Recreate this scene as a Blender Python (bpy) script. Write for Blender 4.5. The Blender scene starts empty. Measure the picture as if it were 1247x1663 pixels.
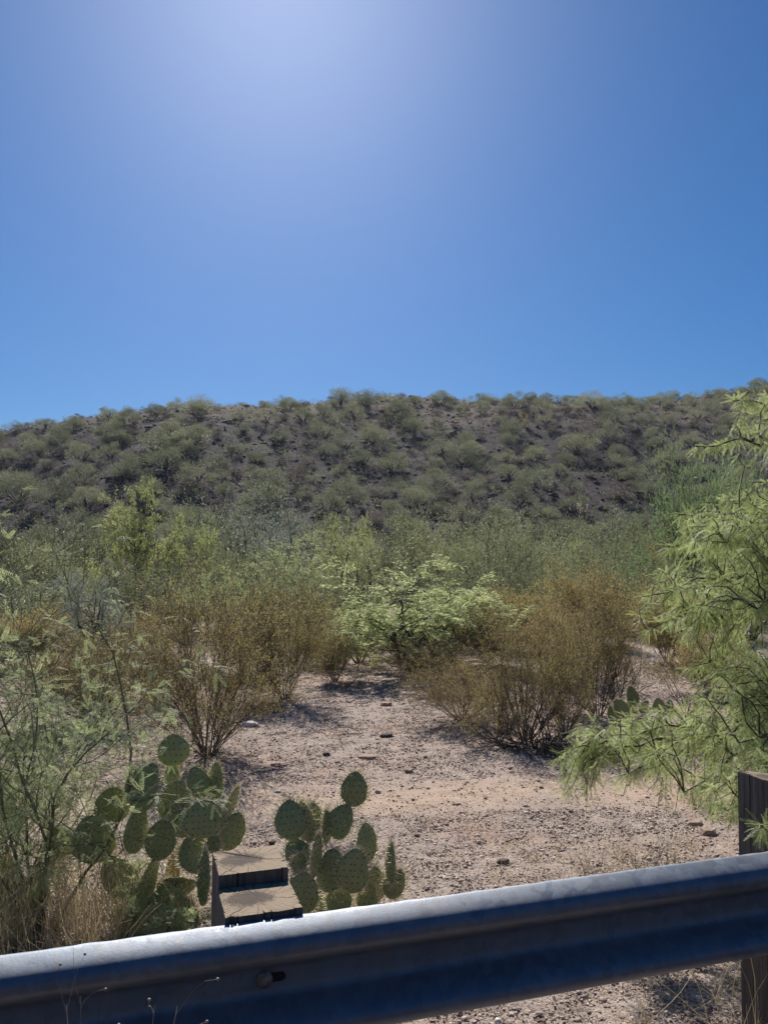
import bpy, math, random
import numpy as np
from mathutils import Vector, Matrix

# ------------------------------------------------------------------ camera, sky, sun
sc = bpy.context.scene
F = 1249.0; CX = 623.5; CY = 831.5; PITCH = math.radians(4.8); CAMZ = 1.65
SP, CP = math.sin(PITCH), math.cos(PITCH)
cam = bpy.data.cameras.new('camera'); camo = bpy.data.objects.new('camera', cam)
sc.collection.objects.link(camo); sc.camera = camo
cam.sensor_fit = 'VERTICAL'; cam.sensor_height = 24.0; cam.lens = 24.0 * F / 1663.0
cam.clip_start = 0.05; cam.clip_end = 6000
camo.location = (0, 0, CAMZ); camo.rotation_euler = (math.pi / 2 + PITCH, 0, 0)

SUN_EL = math.radians(41.5); SUN_AZ = math.radians(-8.5)      # azimuth measured from +Y towards +X
w = bpy.data.worlds.new("World"); sc.world = w; w.use_nodes = True
nt = w.node_tree; bg = nt.nodes['Background']
sky = nt.nodes.new('ShaderNodeTexSky'); sky.sky_type = 'NISHITA'; sky.sun_disc = False
sky.sun_elevation = SUN_EL; sky.sun_rotation = SUN_AZ
sky.altitude = 800; sky.air_density = 1.15; sky.dust_density = 1.1; sky.ozone_density = 10.0
hs = nt.nodes.new('ShaderNodeHueSaturation'); hs.inputs['Saturation'].default_value = 1.2
nt.links.new(sky.outputs[0], hs.inputs['Color']); nt.links.new(hs.outputs[0], bg.inputs[0]); bg.inputs[1].default_value = 0.056
sun = bpy.data.lights.new('sun', 'SUN'); suno = bpy.data.objects.new('sun', sun); sc.collection.objects.link(suno)
sun.energy = 5.0; sun.angle = math.radians(0.5); sun.color = (1.0, 0.95, 0.88)
sd = Vector((math.cos(SUN_EL) * math.sin(SUN_AZ), math.cos(SUN_EL) * math.cos(SUN_AZ), math.sin(SUN_EL)))
suno.rotation_euler = sd.to_track_quat('Z', 'Y').to_euler()
sc.view_settings.view_transform = 'Standard'; sc.view_settings.look = 'None'
sc.view_settings.exposure = 0.46; sc.view_settings.gamma = 1.0
sc.render.engine = 'CYCLES'
sc.cycles.max_bounces = 6; sc.cycles.diffuse_bounces = 3; sc.cycles.transmission_bounces = 4
sc.cycles.sample_clamp_indirect = 6

# ------------------------------------------------------------------ helpers
COL = sc.collection
def rs(seed): return np.random.default_rng(seed)

def ray(px, py):
    u = (px - CX) / F; v = (CY - py) / F
    return np.array((u, CP - SP * v, SP + CP * v))
def at(px, py, Y):
    r = ray(px, py); return np.array((0, 0, CAMZ)) + r * (Y / r[1])

def hashn(ix, iy, s):
    h = np.sin(ix * 127.1 + iy * 311.7 + s * 74.7) * 43758.5453
    return h - np.floor(h)
def vnoise(x, y, s=0):
    x = np.asarray(x, float); y = np.asarray(y, float)
    ix = np.floor(x); iy = np.floor(y); fx = x - ix; fy = y - iy
    fx = fx * fx * (3 - 2 * fx); fy = fy * fy * (3 - 2 * fy)
    a = hashn(ix, iy, s); b = hashn(ix + 1, iy, s); c = hashn(ix, iy + 1, s); d = hashn(ix + 1, iy + 1, s)
    return (a * (1 - fx) + b * fx) * (1 - fy) + (c * (1 - fx) + d * fx) * fy * 1.0
def fbm(x, y, o=4, s=0):
    t = 0; a = 0.5
    for i in range(o):
        t = t + a * (vnoise(x, y, s + i) - 0.5); x = x * 2.03 + 7.1; y = y * 2.03 - 3.7; a *= 0.5
    return t
def norm(v): return v / np.maximum(np.linalg.norm(v, axis=-1, keepdims=True), 1e-9)

def gz(x, y):
    x = np.asarray(x, float); y = np.asarray(y, float)
    r = np.hypot(x, y)
    z = 0.10 * fbm(x * 0.35, y * 0.35, 3, 3) + 0.05 * fbm(x * 1.6, y * 1.6, 3, 9) * np.clip(1.4 - r / 30, 0, 1)
    z = z + 0.25 * np.clip((r - 11) / 12, 0, 1)
    return z

def make_mesh(name, V, quads=None, tris=None, mi=None, smooth=False, attr=None):
    me = bpy.data.meshes.new(name)
    V = np.asarray(V, np.float32).reshape(-1, 3)
    nq = 0 if quads is None else len(quads); ntr = 0 if tris is None else len(tris)
    loops = []
    if nq: loops.append(np.asarray(quads, np.int32).ravel())
    if ntr: loops.append(np.asarray(tris, np.int32).ravel())
    L = np.concatenate(loops)
    me.vertices.add(len(V)); me.vertices.foreach_set('co', V.ravel())
    me.loops.add(len(L)); me.loops.foreach_set('vertex_index', L)
    st = np.concatenate([np.arange(nq) * 4, nq * 4 + np.arange(ntr) * 3]).astype(np.int32)
    me.polygons.add(nq + ntr); me.polygons.foreach_set('loop_start', st)
    if mi is not None: me.polygons.foreach_set('material_index', np.asarray(mi, np.int32))
    me.update(calc_edges=True)
    if smooth: me.polygons.foreach_set('use_smooth', np.ones(nq + ntr, bool))
    if attr is not None:
        a = me.attributes.new('tone', 'FLOAT', 'POINT'); a.data.foreach_set('value', np.asarray(attr, np.float32))
    me.validate()
    return me

class G:                                                     # geometry collector
    def __init__(s): s.v = []; s.q = []; s.t = []; s.a = []; s.n = 0
    def add(s, V, quads=None, tris=None, tone=None):
        V = np.asarray(V, float).reshape(-1, 3)
        if quads is not None and len(quads): s.q.append(np.asarray(quads) + s.n)
        if tris is not None and len(tris): s.t.append(np.asarray(tris) + s.n)
        s.v.append(V); s.a.append(np.zeros(len(V)) if tone is None else np.broadcast_to(tone, (len(V),))); s.n += len(V)
    def mesh(s, name, smooth=False):
        return make_mesh(name, np.concatenate(s.v), np.concatenate(s.q) if s.q else None,
                         np.concatenate(s.t) if s.t else None, None, smooth, np.concatenate(s.a))
    def build(s, name, m, parent=None, smooth=False, origin=None):
        if origin is not None: s.v = [v - np.asarray(origin) for v in s.v]
        o = bpy.data.objects.new(name, s.mesh(name, smooth)); COL.objects.link(o)
        o.data.materials.append(m)
        if parent: o.parent = parent
        return o

def tag(o, label=None, cat=None, group=None, kind=None):
    if label: o['label'] = label
    if cat: o['category'] = cat
    if group: o['group'] = group
    if kind: o['kind'] = kind
    return o
def thing(name, label, cat, loc=(0, 0, 0), group=None):
    o = bpy.data.objects.new(name, None); COL.objects.link(o)
    o.location = [float(c) for c in loc]; o.empty_display_size = 0.2
    return tag(o, label, cat, group)
def copy_tree(o, parent=None):
    c = o.copy(); COL.objects.link(c); c.parent = parent
    for ch in list(o.children): copy_tree(ch, c)
    return c

def tubes(g, paths, rads, k=4, tone=None):
    """paths (N,n+1,3), rads (N,n+1): N tapered tubes"""
    N, n1, _ = paths.shape
    T = np.empty_like(paths); T[:, 1:-1] = paths[:, 2:] - paths[:, :-2]
    T[:, 0] = paths[:, 1] - paths[:, 0]; T[:, -1] = paths[:, -1] - paths[:, -2]; T = norm(T)
    ref = np.tile(np.array((0.31, 0.42, 0.85)), (N, 1)); al = np.abs((T[:, 0] * norm(ref)).sum(-1)) > 0.9
    ref[al] = (0.9, -0.3, 0.1)
    A = norm(np.cross(T, ref[:, None, :])); B = np.cross(T, A)
    th = np.arange(k) * 2 * math.pi / k
    V = (paths[:, :, None, :] + rads[:, :, None, None] * (A[:, :, None, :] * np.cos(th)[None, None, :, None] + B[:, :, None, :] * np.sin(th)[None, None, :, None]))
    idx = np.arange(N * n1 * k).reshape(N, n1, k); nx = np.roll(idx, -1, axis=2)
    Q = np.stack([idx[:, :-1], nx[:, :-1], nx[:, 1:], idx[:, 1:]], -1).reshape(-1, 4)
    tt = None if tone is None else np.repeat(tone, n1 * k)
    g.add(V.reshape(-1, 3), quads=Q, tone=tt)

def grow(rng, P, D, L, R, specs):
    out = []
    for s in specs:
        N = len(P); n = s['n']; path = np.zeros((N, n + 1, 3)); path[:, 0] = P; d = norm(D); dirs = np.zeros((N, n, 3))
        for i in range(n):
            d = norm(d + rng.normal(0, s['w'], (N, 3)) + np.array((0, 0, s.get('up', 0.0))))
            dirs[:, i] = d; path[:, i + 1] = path[:, i] + d * (L / n)[:, None]
        t = np.linspace(0, 1, n + 1)
        rad = R[:, None] * (1 - (1 - s.get('taper', 0.4)) * t)[None]
        out.append((path, rad, dirs))
        m = s.get('kids', 0)
        if not m: break
        tt = rng.uniform(s.get('t0', 0.25), 1.0, (N, m)); tt[:, 0] = 0.98
        x = tt * n; i0 = np.minimum(x.astype(int), n - 1); f = x - i0
        r_ = np.arange(N)[:, None]
        p = path[r_, i0] * (1 - f[..., None]) + path[r_, i0 + 1] * f[..., None]
        dd = dirs[r_, i0]; rn = rng.normal(0, 1, dd.shape); perp = norm(rn - (rn * dd).sum(-1, keepdims=True) * dd)
        a = rng.uniform(s['a0'], s['a1'], (N, m))[..., None]; a[:, 0] *= 0.4
        D = (dd * np.cos(a) + perp * np.sin(a)).reshape(-1, 3); P = p.reshape(-1, 3)
        rad_at = R[:, None] * (1 - (1 - s.get('taper', 0.4)) * tt)
        R = (rad_at * s.get('rr', 0.7)).reshape(-1)
        L = (L[:, None] * s['lr'] * rng.uniform(0.65, 1.3, (N, m))).reshape(-1)
    return out

def leaves(g, rng, path, m, size, aspect=0.25, spread=0.8, t0=0.1, jitter=0.0, droop=0.0, fold=True):
    """diamond leaves scattered along twigs path (N,n+1,3)"""
    N, n1, _ = path.shape; n = n1 - 1
    tt = rng.uniform(t0, 1, (N, m)); x = tt * n; i0 = np.minimum(x.astype(int), n - 1); f = (x - i0)[..., None]
    r_ = np.arange(N)[:, None]
    p = path[r_, i0] * (1 - f) + path[r_, i0 + 1] * f
    d = norm(path[r_, i0 + 1] - path[r_, i0])
    d = norm(d + rng.normal(0, spread, d.shape) + np.array((0, 0, -droop)))
    p = p + rng.normal(0, 1, p.shape) * jitter
    p = p.reshape(-1, 3); d = d.reshape(-1, 3); K = len(p)
    side = norm(np.cross(d, rng.normal(0, 1, (K, 3)))); l = size * rng.uniform(0.6, 1.4, (K, 1)); wd = l * aspect * 0.5
    nrm = np.cross(d, side)
    V = np.stack([p, p + d * l * 0.5 + side * wd + nrm * wd * 0.3, p + d * l, p + d * l * 0.5 - side * wd + nrm * wd * 0.3], 1).reshape(-1, 3)
    g.add(V, quads=np.arange(K * 4).reshape(-1, 4), tone=np.repeat(rng.uniform(0, 1, K), 4))

# ------------------------------------------------------------------ materials
class NT:
    def __init__(s, name):
        s.m = bpy.data.materials.new(name); s.m.use_nodes = True; s.t = s.m.node_tree; s.t.nodes.clear()
        s.out = s.n('ShaderNodeOutputMaterial')
    def n(s, ty, **kw):
        nd = s.t.nodes.new(ty)
        for k, v in kw.items():
            if k.startswith('i_'): nd.inputs[k[2:].replace('_', ' ')].default_value = v
            else: setattr(nd, k, v)
        return nd
    def l(s, a, b): s.t.links.new(a, b)
    def ramp(s, fac, stops, interp='LINEAR'):
        r = s.n('ShaderNodeValToRGB'); r.color_ramp.interpolation = interp; el = r.color_ramp.elements
        while len(el) < len(stops): el.new(0.5)
        for e, (p, c) in zip(el, stops):
            e.position = p; e.color = (*c, 1) if len(c) == 3 else c
        s.l(fac, r.inputs[0]); return r.outputs[0]
    def noise(s, scale, detail=4, rough=0.55, vec=None, dist=0.0):
        nd = s.n('ShaderNodeTexNoise'); nd.inputs['Scale'].default_value = scale; nd.inputs['Detail'].default_value = detail
        nd.inputs['Roughness'].default_value = rough; nd.inputs['Distortion'].default_value = dist
        if vec is not None: s.l(vec, nd.inputs['Vector'])
        return nd.outputs['Fac']
    def obj(s, scale=(1, 1, 1)):
        tc = s.n('ShaderNodeTexCoord'); mp = s.n('ShaderNodeMapping'); mp.inputs['Scale'].default_value = scale
        s.l(tc.outputs['Object'], mp.inputs[0]); return mp.outputs[0]
    def mix(s, fac, a, b, mode='MIX'):
        nd = s.n('ShaderNodeMix'); nd.data_type = 'RGBA'; nd.blend_type = mode
        for v, i in ((fac, 0), (a, 6), (b, 7)):
            if isinstance(v, (int, float)): nd.inputs[i].default_value = v
            elif isinstance(v, tuple): nd.inputs[i].default_value = (*v, 1)
            else: s.l(v, nd.inputs[i])
        return nd.outputs[2]
    def math(s, op, a, b=0.0):
        nd = s.n('ShaderNodeMath'); nd.operation = op
        for i, v in enumerate((a, b)):
            if isinstance(v, (int, float)): nd.inputs[i].default_value = v
            else: s.l(v, nd.inputs[i])
        return nd.outputs[0]
    def attr(s, name='tone'):
        return s.n('ShaderNodeAttribute', attribute_name=name).outputs['Fac']
    def principled(s, color, rough=0.8, metal=0.0, bump=None, bs=0.3, bd=0.01, spec=None):
        p = s.n('ShaderNodeBsdfPrincipled')
        for v, k in ((color, 'Base Color'), (rough, 'Roughness'), (metal, 'Metallic')):
            if isinstance(v, (int, float)): p.inputs[k].default_value = v
            elif isinstance(v, tuple): p.inputs[k].default_value = (*v, 1)
            else: s.l(v, p.inputs[k])
        if spec is not None: p.inputs['Specular IOR Level'].default_value = spec
        if bump is not None:
            b = s.n('ShaderNodeBump'); b.inputs['Strength'].default_value = bs; b.inputs['Distance'].default_value = bd
            s.l(bump, b.inputs['Height']); s.l(b.outputs[0], p.inputs['Normal'])
        s.l(p.outputs[0], s.out.inputs[0]); return p

def leaf_mat(name, c0, c1, trans=0.4, tcol=None, var=0.10, rough=0.6, spec=0.3):
    n = NT(name); oi = n.n('ShaderNodeObjectInfo')
    col = n.mix(n.attr(), c0, c1)
    hsv = n.n('ShaderNodeHueSaturation')
    n.l(n.math('ADD', n.math('MULTIPLY', oi.outputs['Random'], var * 0.35), 0.5 - var * 0.175), hsv.inputs['Hue'])
    n.l(n.math('ADD', n.math('MULTIPLY', oi.outputs['Random'], -var * 4), 1 + var * 2), hsv.inputs['Value'])
    n.l(col, hsv.inputs['Color'])
    p = n.principled(hsv.outputs[0], rough, spec=spec)
    tr = n.n('ShaderNodeBsdfTranslucent')
    tc = n.mix(0.5, hsv.outputs[0], tcol or tuple(min(1, x * 1.5) for x in c1)); n.l(tc, tr.inputs[0])
    mx = n.n('ShaderNodeMixShader'); mx.inputs[0].default_value = trans
    n.l(p.outputs[0], mx.inputs[1]); n.l(tr.outputs[0], mx.inputs[2]); n.l(mx.outputs[0], n.out.inputs[0])
    return n.m
def bark_mat(name, c0, c1, scale=30):
    n = NT(name); f = n.noise(scale, 5, 0.6, n.obj((1, 1, 0.3)))
    n.principled(n.ramp(f, [(0.3, c0), (0.7, c1)]), 0.85, bump=f, bs=0.4, bd=0.005); return n.m

M = {}
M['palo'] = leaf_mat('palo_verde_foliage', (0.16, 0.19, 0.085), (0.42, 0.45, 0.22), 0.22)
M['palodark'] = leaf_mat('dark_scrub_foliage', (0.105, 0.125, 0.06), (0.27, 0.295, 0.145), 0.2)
M['bright'] = leaf_mat('yellow_green_foliage', (0.25, 0.285, 0.10), (0.42, 0.455, 0.18), 0.35)
M['green'] = leaf_mat('fresh_green_foliage', (0.15, 0.23, 0.090), (0.30, 0.40, 0.16), 0.28)
M['pale'] = leaf_mat('pale_mesquite_foliage', (0.31, 0.36, 0.15), (0.54, 0.58, 0.28), 0.42)
M['grey'] = leaf_mat('grey_green_foliage', (0.17, 0.20, 0.16), (0.33, 0.36, 0.29), 0.3)
M['creosote'] = leaf_mat('creosote_foliage', (0.22, 0.185, 0.062), (0.42, 0.35, 0.135), 0.45)
M['creoolive'] = leaf_mat('olive_creosote_foliage', (0.23, 0.19, 0.065), (0.38, 0.31, 0.12), 0.45)
M['hill'] = leaf_mat('hill_shrub_foliage', (0.13, 0.145, 0.08), (0.34, 0.355, 0.20), 0.22, var=0.2)
M['hilldry'] = leaf_mat('dry_hill_shrub_foliage', (0.095, 0.080, 0.065), (0.165, 0.140, 0.110), 0.25, var=0.14)
M['ocotillo'] = leaf_mat('yellow_ocotillo_leaf', (0.42, 0.33, 0.08), (0.55, 0.44, 0.14), 0.3)
M['mesq'] = leaf_mat('near_mesquite_leaf', (0.16, 0.225, 0.065), (0.44, 0.50, 0.21), 0.44, spec=0.35, rough=0.5)
M['young'] = leaf_mat('young_mesquite_leaf', (0.21, 0.27, 0.11), (0.42, 0.47, 0.24), 0.42, spec=0.5)
M['straw'] = leaf_mat('dry_grass', (0.56, 0.44, 0.26), (0.82, 0.70, 0.48), 0.4)
M['bark'] = bark_mat('dark_bark', (0.035, 0.028, 0.024), (0.11, 0.09, 0.075))
M['twig'] = bark_mat('grey_twig', (0.12, 0.09, 0.07), (0.26, 0.20, 0.16))
M['creostem'] = bark_mat('creosote_stem', (0.075, 0.055, 0.045), (0.18, 0.14, 0.11))
M['greentwig'] = bark_mat('green_twig', (0.10, 0.115, 0.055), (0.20, 0.21, 0.12))
M['mesqbark'] = bark_mat('mesquite_bark', (0.055, 0.040, 0.028), (0.14, 0.10, 0.07))
M['drytwig'] = bark_mat('bleached_twig', (0.26, 0.19, 0.13), (0.52, 0.42, 0.33))

def ground_mat():
    n = NT('desert_gravel_ground'); v = n.obj()
    big = n.noise(0.55, 4, 0.6, v); mid = n.noise(6, 5, 0.65, v); fine = n.noise(70, 4, 0.7, v); spk = n.noise(180, 2, 0.7, v)
    c = n.ramp(mid, [(0.25, (0.27, 0.205, 0.168)), (0.55, (0.41, 0.328, 0.272)), (0.8, (0.48, 0.385, 0.335))])
    c = n.mix(n.ramp(fine, [(0.36, (0.95,) * 3), (0.48, (0, 0, 0))]), c, (0.10, 0.072, 0.06))
    c = n.mix(n.ramp(spk, [(0.58, (0,) * 3), (0.68, (0.7,) * 3)]), c, (0.58, 0.50, 0.46))
    # sandy wash strip crossing at about six metres
    sx = n.n('ShaderNodeSeparateXYZ'); n.l(v, sx.inputs[0])
    ln = n.math('SUBTRACT', sx.outputs[1], n.math('MULTIPLY', sx.outputs[0], 0.10))
    ln = n.math('ADD', ln, n.math('MULTIPLY', n.noise(1.1, 4, 0.6, v), 1.6))
    dist = n.math('ABSOLUTE', n.math('SUBTRACT', ln, 6.75))
    st = n.ramp(n.math('ADD', n.math('MULTIPLY', dist, 1.2), n.math('MULTIPLY', fine, 0.35)), [(0.30, (0.85,) * 3), (0.95, (0,) * 3)])
    c = n.mix(n.mix(1.0, st, (0.65, 0.65, 0.65), 'MULTIPLY'), c, (0.52, 0.375, 0.265))
    rd = n.ramp(big, [(0.52, (0,) * 3), (0.68, (0.55,) * 3)])
    c = n.mix(rd, c, (0.40, 0.25, 0.175))
    h = n.math('ADD', n.math('MULTIPLY', fine, 0.6), n.math('MULTIPLY', mid, 0.8))
    n.principled(c, 0.95, bump=h, bs=0.9, bd=0.02, spec=0.1); return n.m
def hill_mat():
    n = NT('dark_rocky_hillside'); v = n.obj()
    big = n.noise(0.05, 4, 0.6, v); mid = n.noise(0.7, 6, 0.7, v); fine = n.noise(5, 4, 0.75, v)
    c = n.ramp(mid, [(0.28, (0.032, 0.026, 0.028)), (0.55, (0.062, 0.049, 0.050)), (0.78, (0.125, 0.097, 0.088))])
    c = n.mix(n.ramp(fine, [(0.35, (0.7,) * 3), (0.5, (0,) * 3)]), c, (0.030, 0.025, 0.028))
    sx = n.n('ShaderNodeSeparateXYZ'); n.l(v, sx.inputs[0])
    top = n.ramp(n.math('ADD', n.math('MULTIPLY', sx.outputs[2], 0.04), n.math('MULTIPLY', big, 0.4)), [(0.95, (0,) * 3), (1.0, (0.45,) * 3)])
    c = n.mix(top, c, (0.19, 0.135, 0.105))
    h = n.math('ADD', mid, n.math('MULTIPLY', fine, 0.4))
    n.principled(c, 0.95, bump=h, bs=1.0, bd=0.35, spec=0.1); return n.m
def stone_mat(name, stops):
    n = NT(name); f = n.noise(60, 4, 0.6, n.obj())
    c = n.ramp(n.attr(), stops)
    c = n.mix(n.ramp(f, [(0.35, (0.4,) * 3), (0.6, (0,) * 3)]), c, (0.12, 0.09, 0.08))
    n.principled(c, 0.9, bump=f, bs=0.5, bd=0.004, spec=0.2); return n.m
M['ground'] = ground_mat(); M['hillground'] = hill_mat()
M['gravel'] = stone_mat('gravel_stone', [(0.0, (0.20, 0.145, 0.125)), (0.2, (0.33, 0.25, 0.21)), (0.55, (0.46, 0.36, 0.31)), (0.85, (0.56, 0.46, 0.41)), (1.0, (0.72, 0.66, 0.62))])
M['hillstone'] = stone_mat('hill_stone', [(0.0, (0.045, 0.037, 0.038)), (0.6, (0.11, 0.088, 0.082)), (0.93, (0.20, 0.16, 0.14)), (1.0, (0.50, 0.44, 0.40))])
M['darkrock'] = stone_mat('dark_rock', [(0, (0.10, 0.07, 0.06)), (1, (0.14, 0.10, 0.085))])
M['tanrock'] = stone_mat('tan_rock', [(0, (0.38, 0.27, 0.20)), (1, (0.44, 0.32, 0.25))])
M['whiterock'] = stone_mat('white_rock', [(0, (0.66, 0.62, 0.58)), (1, (0.74, 0.70, 0.66))])

# ------------------------------------------------------------------ ground sheet
def axis(lo, hi, step, far):
    c = list(np.arange(lo, hi + 1e-6, step)); d = step; a = [lo]; b = [hi]
    while b[-1] < far: d *= 1.22; b.append(b[-1] + d)
    d = step
    while a[-1] > -far: d *= 1.22; a.append(a[-1] - d)
    return np.array(a[:0:-1] + c + b[1:])
xs = axis(-6, 7, 0.05, 3500); ys = axis(1.2, 16, 0.05, 3500)
X, Y = np.meshgrid(xs, ys, indexing='ij')
Z = gz(X, Y) * np.clip(1 - (np.hypot(X, Y) - 60) / 200, 0, 1) + 0.012 * (vnoise(X * 9, Y * 9, 5) - .5) + 0.008 * (vnoise(X * 19, Y * 19, 6) - .5)
idx = np.arange(X.size).reshape(X.shape)
Q = np.stack([idx[:-1, :-1], idx[1:, :-1], idx[1:, 1:], idx[:-1, 1:]], -1).reshape(-1, 4)
g = G(); g.add(np.stack([X, Y, Z], -1), quads=Q)
tag(g.build('ground', M['ground'], smooth=True), kind='structure')

n = NT('asphalt'); f = n.noise(120, 4, 0.7, n.obj()); n.principled(n.ramp(f, [(0.3, (0.028, 0.027, 0.026)), (0.7, (0.062, 0.06, 0.057))]), 0.85, bump=f, bs=0.6, bd=0.005)
M['asphalt'] = n.m
_d = np.array((0.9525, 0.3048)); _n = np.array((0.3048, -0.9525)); _p = np.array((-0.917, 1.92)) + _n * 0.55
g = G(); A = []
for u_ in np.linspace(-60, 60, 121):
    for v_ in (0, 0.5, 2, 4, 7.2): q = _p + _d * u_ + _n * v_; A.append((q[0], q[1], 0.11))
for u_ in np.linspace(-60, 60, 121):
    q = _p + _d * u_ ; A.append((q[0] - _n[0] * 0.12, q[1] - _n[1] * 0.12, -0.12))
ii = np.arange(121 * 5).reshape(121, 5); e_ = 121 * 5 + np.arange(121)
Qr = np.stack([ii[:-1, :-1], ii[:-1, 1:], ii[1:, 1:], ii[1:, :-1]], -1).reshape(-1, 4)
g.add(A, quads=np.concatenate([Qr, np.stack([e_[:-1], ii[:-1, 0], ii[1:, 0], e_[1:]], -1)]))
tag(g.build('road', M['asphalt']), kind='structure')

# ------------------------------------------------------------------ hill
RX = np.array([-500, 0, 150, 300, 370, 500, 560, 620, 700, 760, 850, 1000, 1100, 1180, 1247, 1700])
RY = np.array([780, 700, 678, 662, 660, 654, 648, 641, 643, 652, 653, 652, 646, 638, 627, 585])
RTAN = np.array([ray(a, b)[0] / ray(a, b)[1] for a, b in zip(RX, RY)])
REL = np.array([ray(a, b)[2] / ray(a, b)[1] for a, b in zip(RX, RY)])
RD = np.array([95, 96, 98, 100, 102, 106, 112, 120, 122, 116, 112, 114, 118, 122, 126, 135.])
def hz(x, y):
    t = x / np.maximum(y, 1); el = np.interp(t, RTAN, REL); d = np.interp(t, RTAN, RD)
    top = el * d + CAMZ
    s = np.clip((y - 40) / (d - 40), -0.3, 1.0)
    prof = np.where(s > 0, 0.72 * s + 0.28 * s * s * (3 - 2 * s), s)
    z = prof * top
    b = np.clip((y - d) / 10, 0, 50)
    z = z - 0.5 * b * b / (1 + 0.35 * b)
    k = np.clip(s * 3, 0, 1) * np.clip(1.0 - (s - 0.8) * 3.5, 0.15, 1)
    z = z + k * (3.4 * fbm(x * 0.05, y * 0.03, 3, 21) + 0.6 * fbm(x * 0.22, y * 0.2, 3, 31)) + 0.3 * fbm(x * 0.9, y * 0.9, 2, 41)
    return z - 0.3
xs = np.arange(-110, 120, 0.6); ys = np.arange(34, 185, 0.6)
X, Y = np.meshgrid(xs, ys, indexing='ij'); Z = hz(X, Y)
idx = np.arange(X.size).reshape(X.shape)
Q = np.stack([idx[:-1, :-1], idx[1:, :-1], idx[1:, 1:], idx[:-1, 1:]], -1).reshape(-1, 4)
g = G(); g.add(np.stack([X, Y, Z], -1), quads=Q)
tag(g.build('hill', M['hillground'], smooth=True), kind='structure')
# unseen dark rise added behind the camera to darken the rail's reflections
xs = np.arange(-130, 131, 2.0); ys = np.arange(-150, -13, 2.0)
X, Y = np.meshgrid(xs, ys, indexing='ij'); b_ = np.clip((-Y - 14) / 40, 0, 1)
Z = b_ * b_ * (3 - 2 * b_) * (15 + 8 * fbm(X * 0.03, Y * 0.03, 3, 61)) + 1.5 * fbm(X * 0.1, Y * 0.1, 3, 62) * b_ - 0.4
idx = np.arange(X.size).reshape(X.shape)
Q = np.stack([idx[:-1, :-1], idx[1:, :-1], idx[1:, 1:], idx[:-1, 1:]], -1).reshape(-1, 4)
g = G(); g.add(np.stack([X, Y, Z], -1), quads=Q)
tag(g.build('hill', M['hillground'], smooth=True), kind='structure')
def surf(x, y): return float(max(gz(x, y), hz(np.array(x), np.array(y))))

# ------------------------------------------------------------------ stones
ICO_T = []
def ico():
    p = (1 + 5 ** .5) / 2
    V = norm(np.array([(-1, p, 0), (1, p, 0), (-1, -p, 0), (1, -p, 0), (0, -1, p), (0, 1, p), (0, -1, -p), (0, 1, -p), (p, 0, -1), (p, 0, 1), (-p, 0, -1), (-p, 0, 1)], float))
    T = np.array([(0, 11, 5), (0, 5, 1), (0, 1, 7), (0, 7, 10), (0, 10, 11), (1, 5, 9), (5, 11, 4), (11, 10, 2), (10, 7, 6), (7, 1, 8), (3, 9, 4), (3, 4, 2), (3, 2, 6), (3, 6, 8), (3, 8, 9), (4, 9, 5), (2, 4, 11), (6, 2, 10), (8, 6, 7), (9, 8, 1)])
    return V, T
IV, IT = ico()
def stones(g, rng, pos, size, flat=0.6, tone=None):
    N = len(pos)
    V = IV[None] * (1 + rng.normal(0, 0.16, (N, 12, 1)))
    sc3 = np.stack([rng.uniform(.7, 1.3, N), rng.uniform(.7, 1.3, N), flat * rng.uniform(.6, 1.3, N)], -1) * size[:, None]
    V = V * sc3[:, None, :]
    a = rng.uniform(0, 6.28, N); c, s = np.cos(a)[:, None], np.sin(a)[:, None]
    V = np.stack([V[..., 0] * c - V[..., 1] * s, V[..., 0] * s + V[..., 1] * c, V[..., 2]], -1) + pos[:, None, :]
    T = (IT[None] + (np.arange(N) * 12)[:, None, None]).reshape(-1, 3)
    if tone is None: tone = rng.uniform(0, 1, N)
    g.add(V.reshape(-1, 3), tris=T, tone=np.repeat(tone, 12))
rng = rs(5)
N = 120000
yy = 2.0 + 12.5 * rng.uniform(0, 1, N) ** 1.25; xx = rng.uniform(-1, 1, N) * (0.56 * yy + 0.5)
strip = np.abs(yy - 0.10 * xx + 1.6 * 0.5 - 6.75) < 0.45
keep = (~strip) | (rng.uniform(0, 1, N) < 0.25); keep &= rng.uniform(0, 1, N) < 0.45 + 1.1 * vnoise(xx * 1.2, yy * 1.2, 77)
xx, yy = xx[keep], yy[keep]
sz = np.clip(rng.lognormal(math.log(0.0047), 0.5, len(xx)), 0.0025, 0.018) * (0.8 + 0.05 * yy)
g = G(); stones(g, rng, np.stack([xx, yy, gz(xx, yy) + sz * 0.15], -1), sz)
tag(g.build('gravel', M['gravel']), 'pinkish gravel covering the desert floor', 'gravel', kind='stuff')
N = 330000                                                   # grit: little chips of stone
yy = 2.0 + 11.5 * rng.uniform(0, 1, N) ** 1.1; xx = rng.uniform(-1, 1, N) * (0.56 * yy + 0.4)
strip = np.abs(yy - 0.10 * xx + 0.8 - 6.75) < 0.4
kp = ((~strip) | (rng.uniform(0, 1, N) < 0.3)) & (rng.uniform(0, 1, N) < 0.35 + vnoise(xx * 2.1, yy * 2.1, 78)); xx, yy = xx[kp], yy[kp]; N = len(xx)
sz = np.clip(rng.lognormal(math.log(0.0042), 0.45, N), 0.002, 0.012) * (0.75 + 0.07 * yy)
TV = norm(rng.normal(0, 1, (N, 4, 3))) * sz[:, None, None] * (1.2, 1.2, 0.9); TV += np.stack([xx, yy, gz(xx, yy) + 0.002], -1)[:, None]
g = G(); base_ = (np.arange(N) * 4)[:, None, None]
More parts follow.
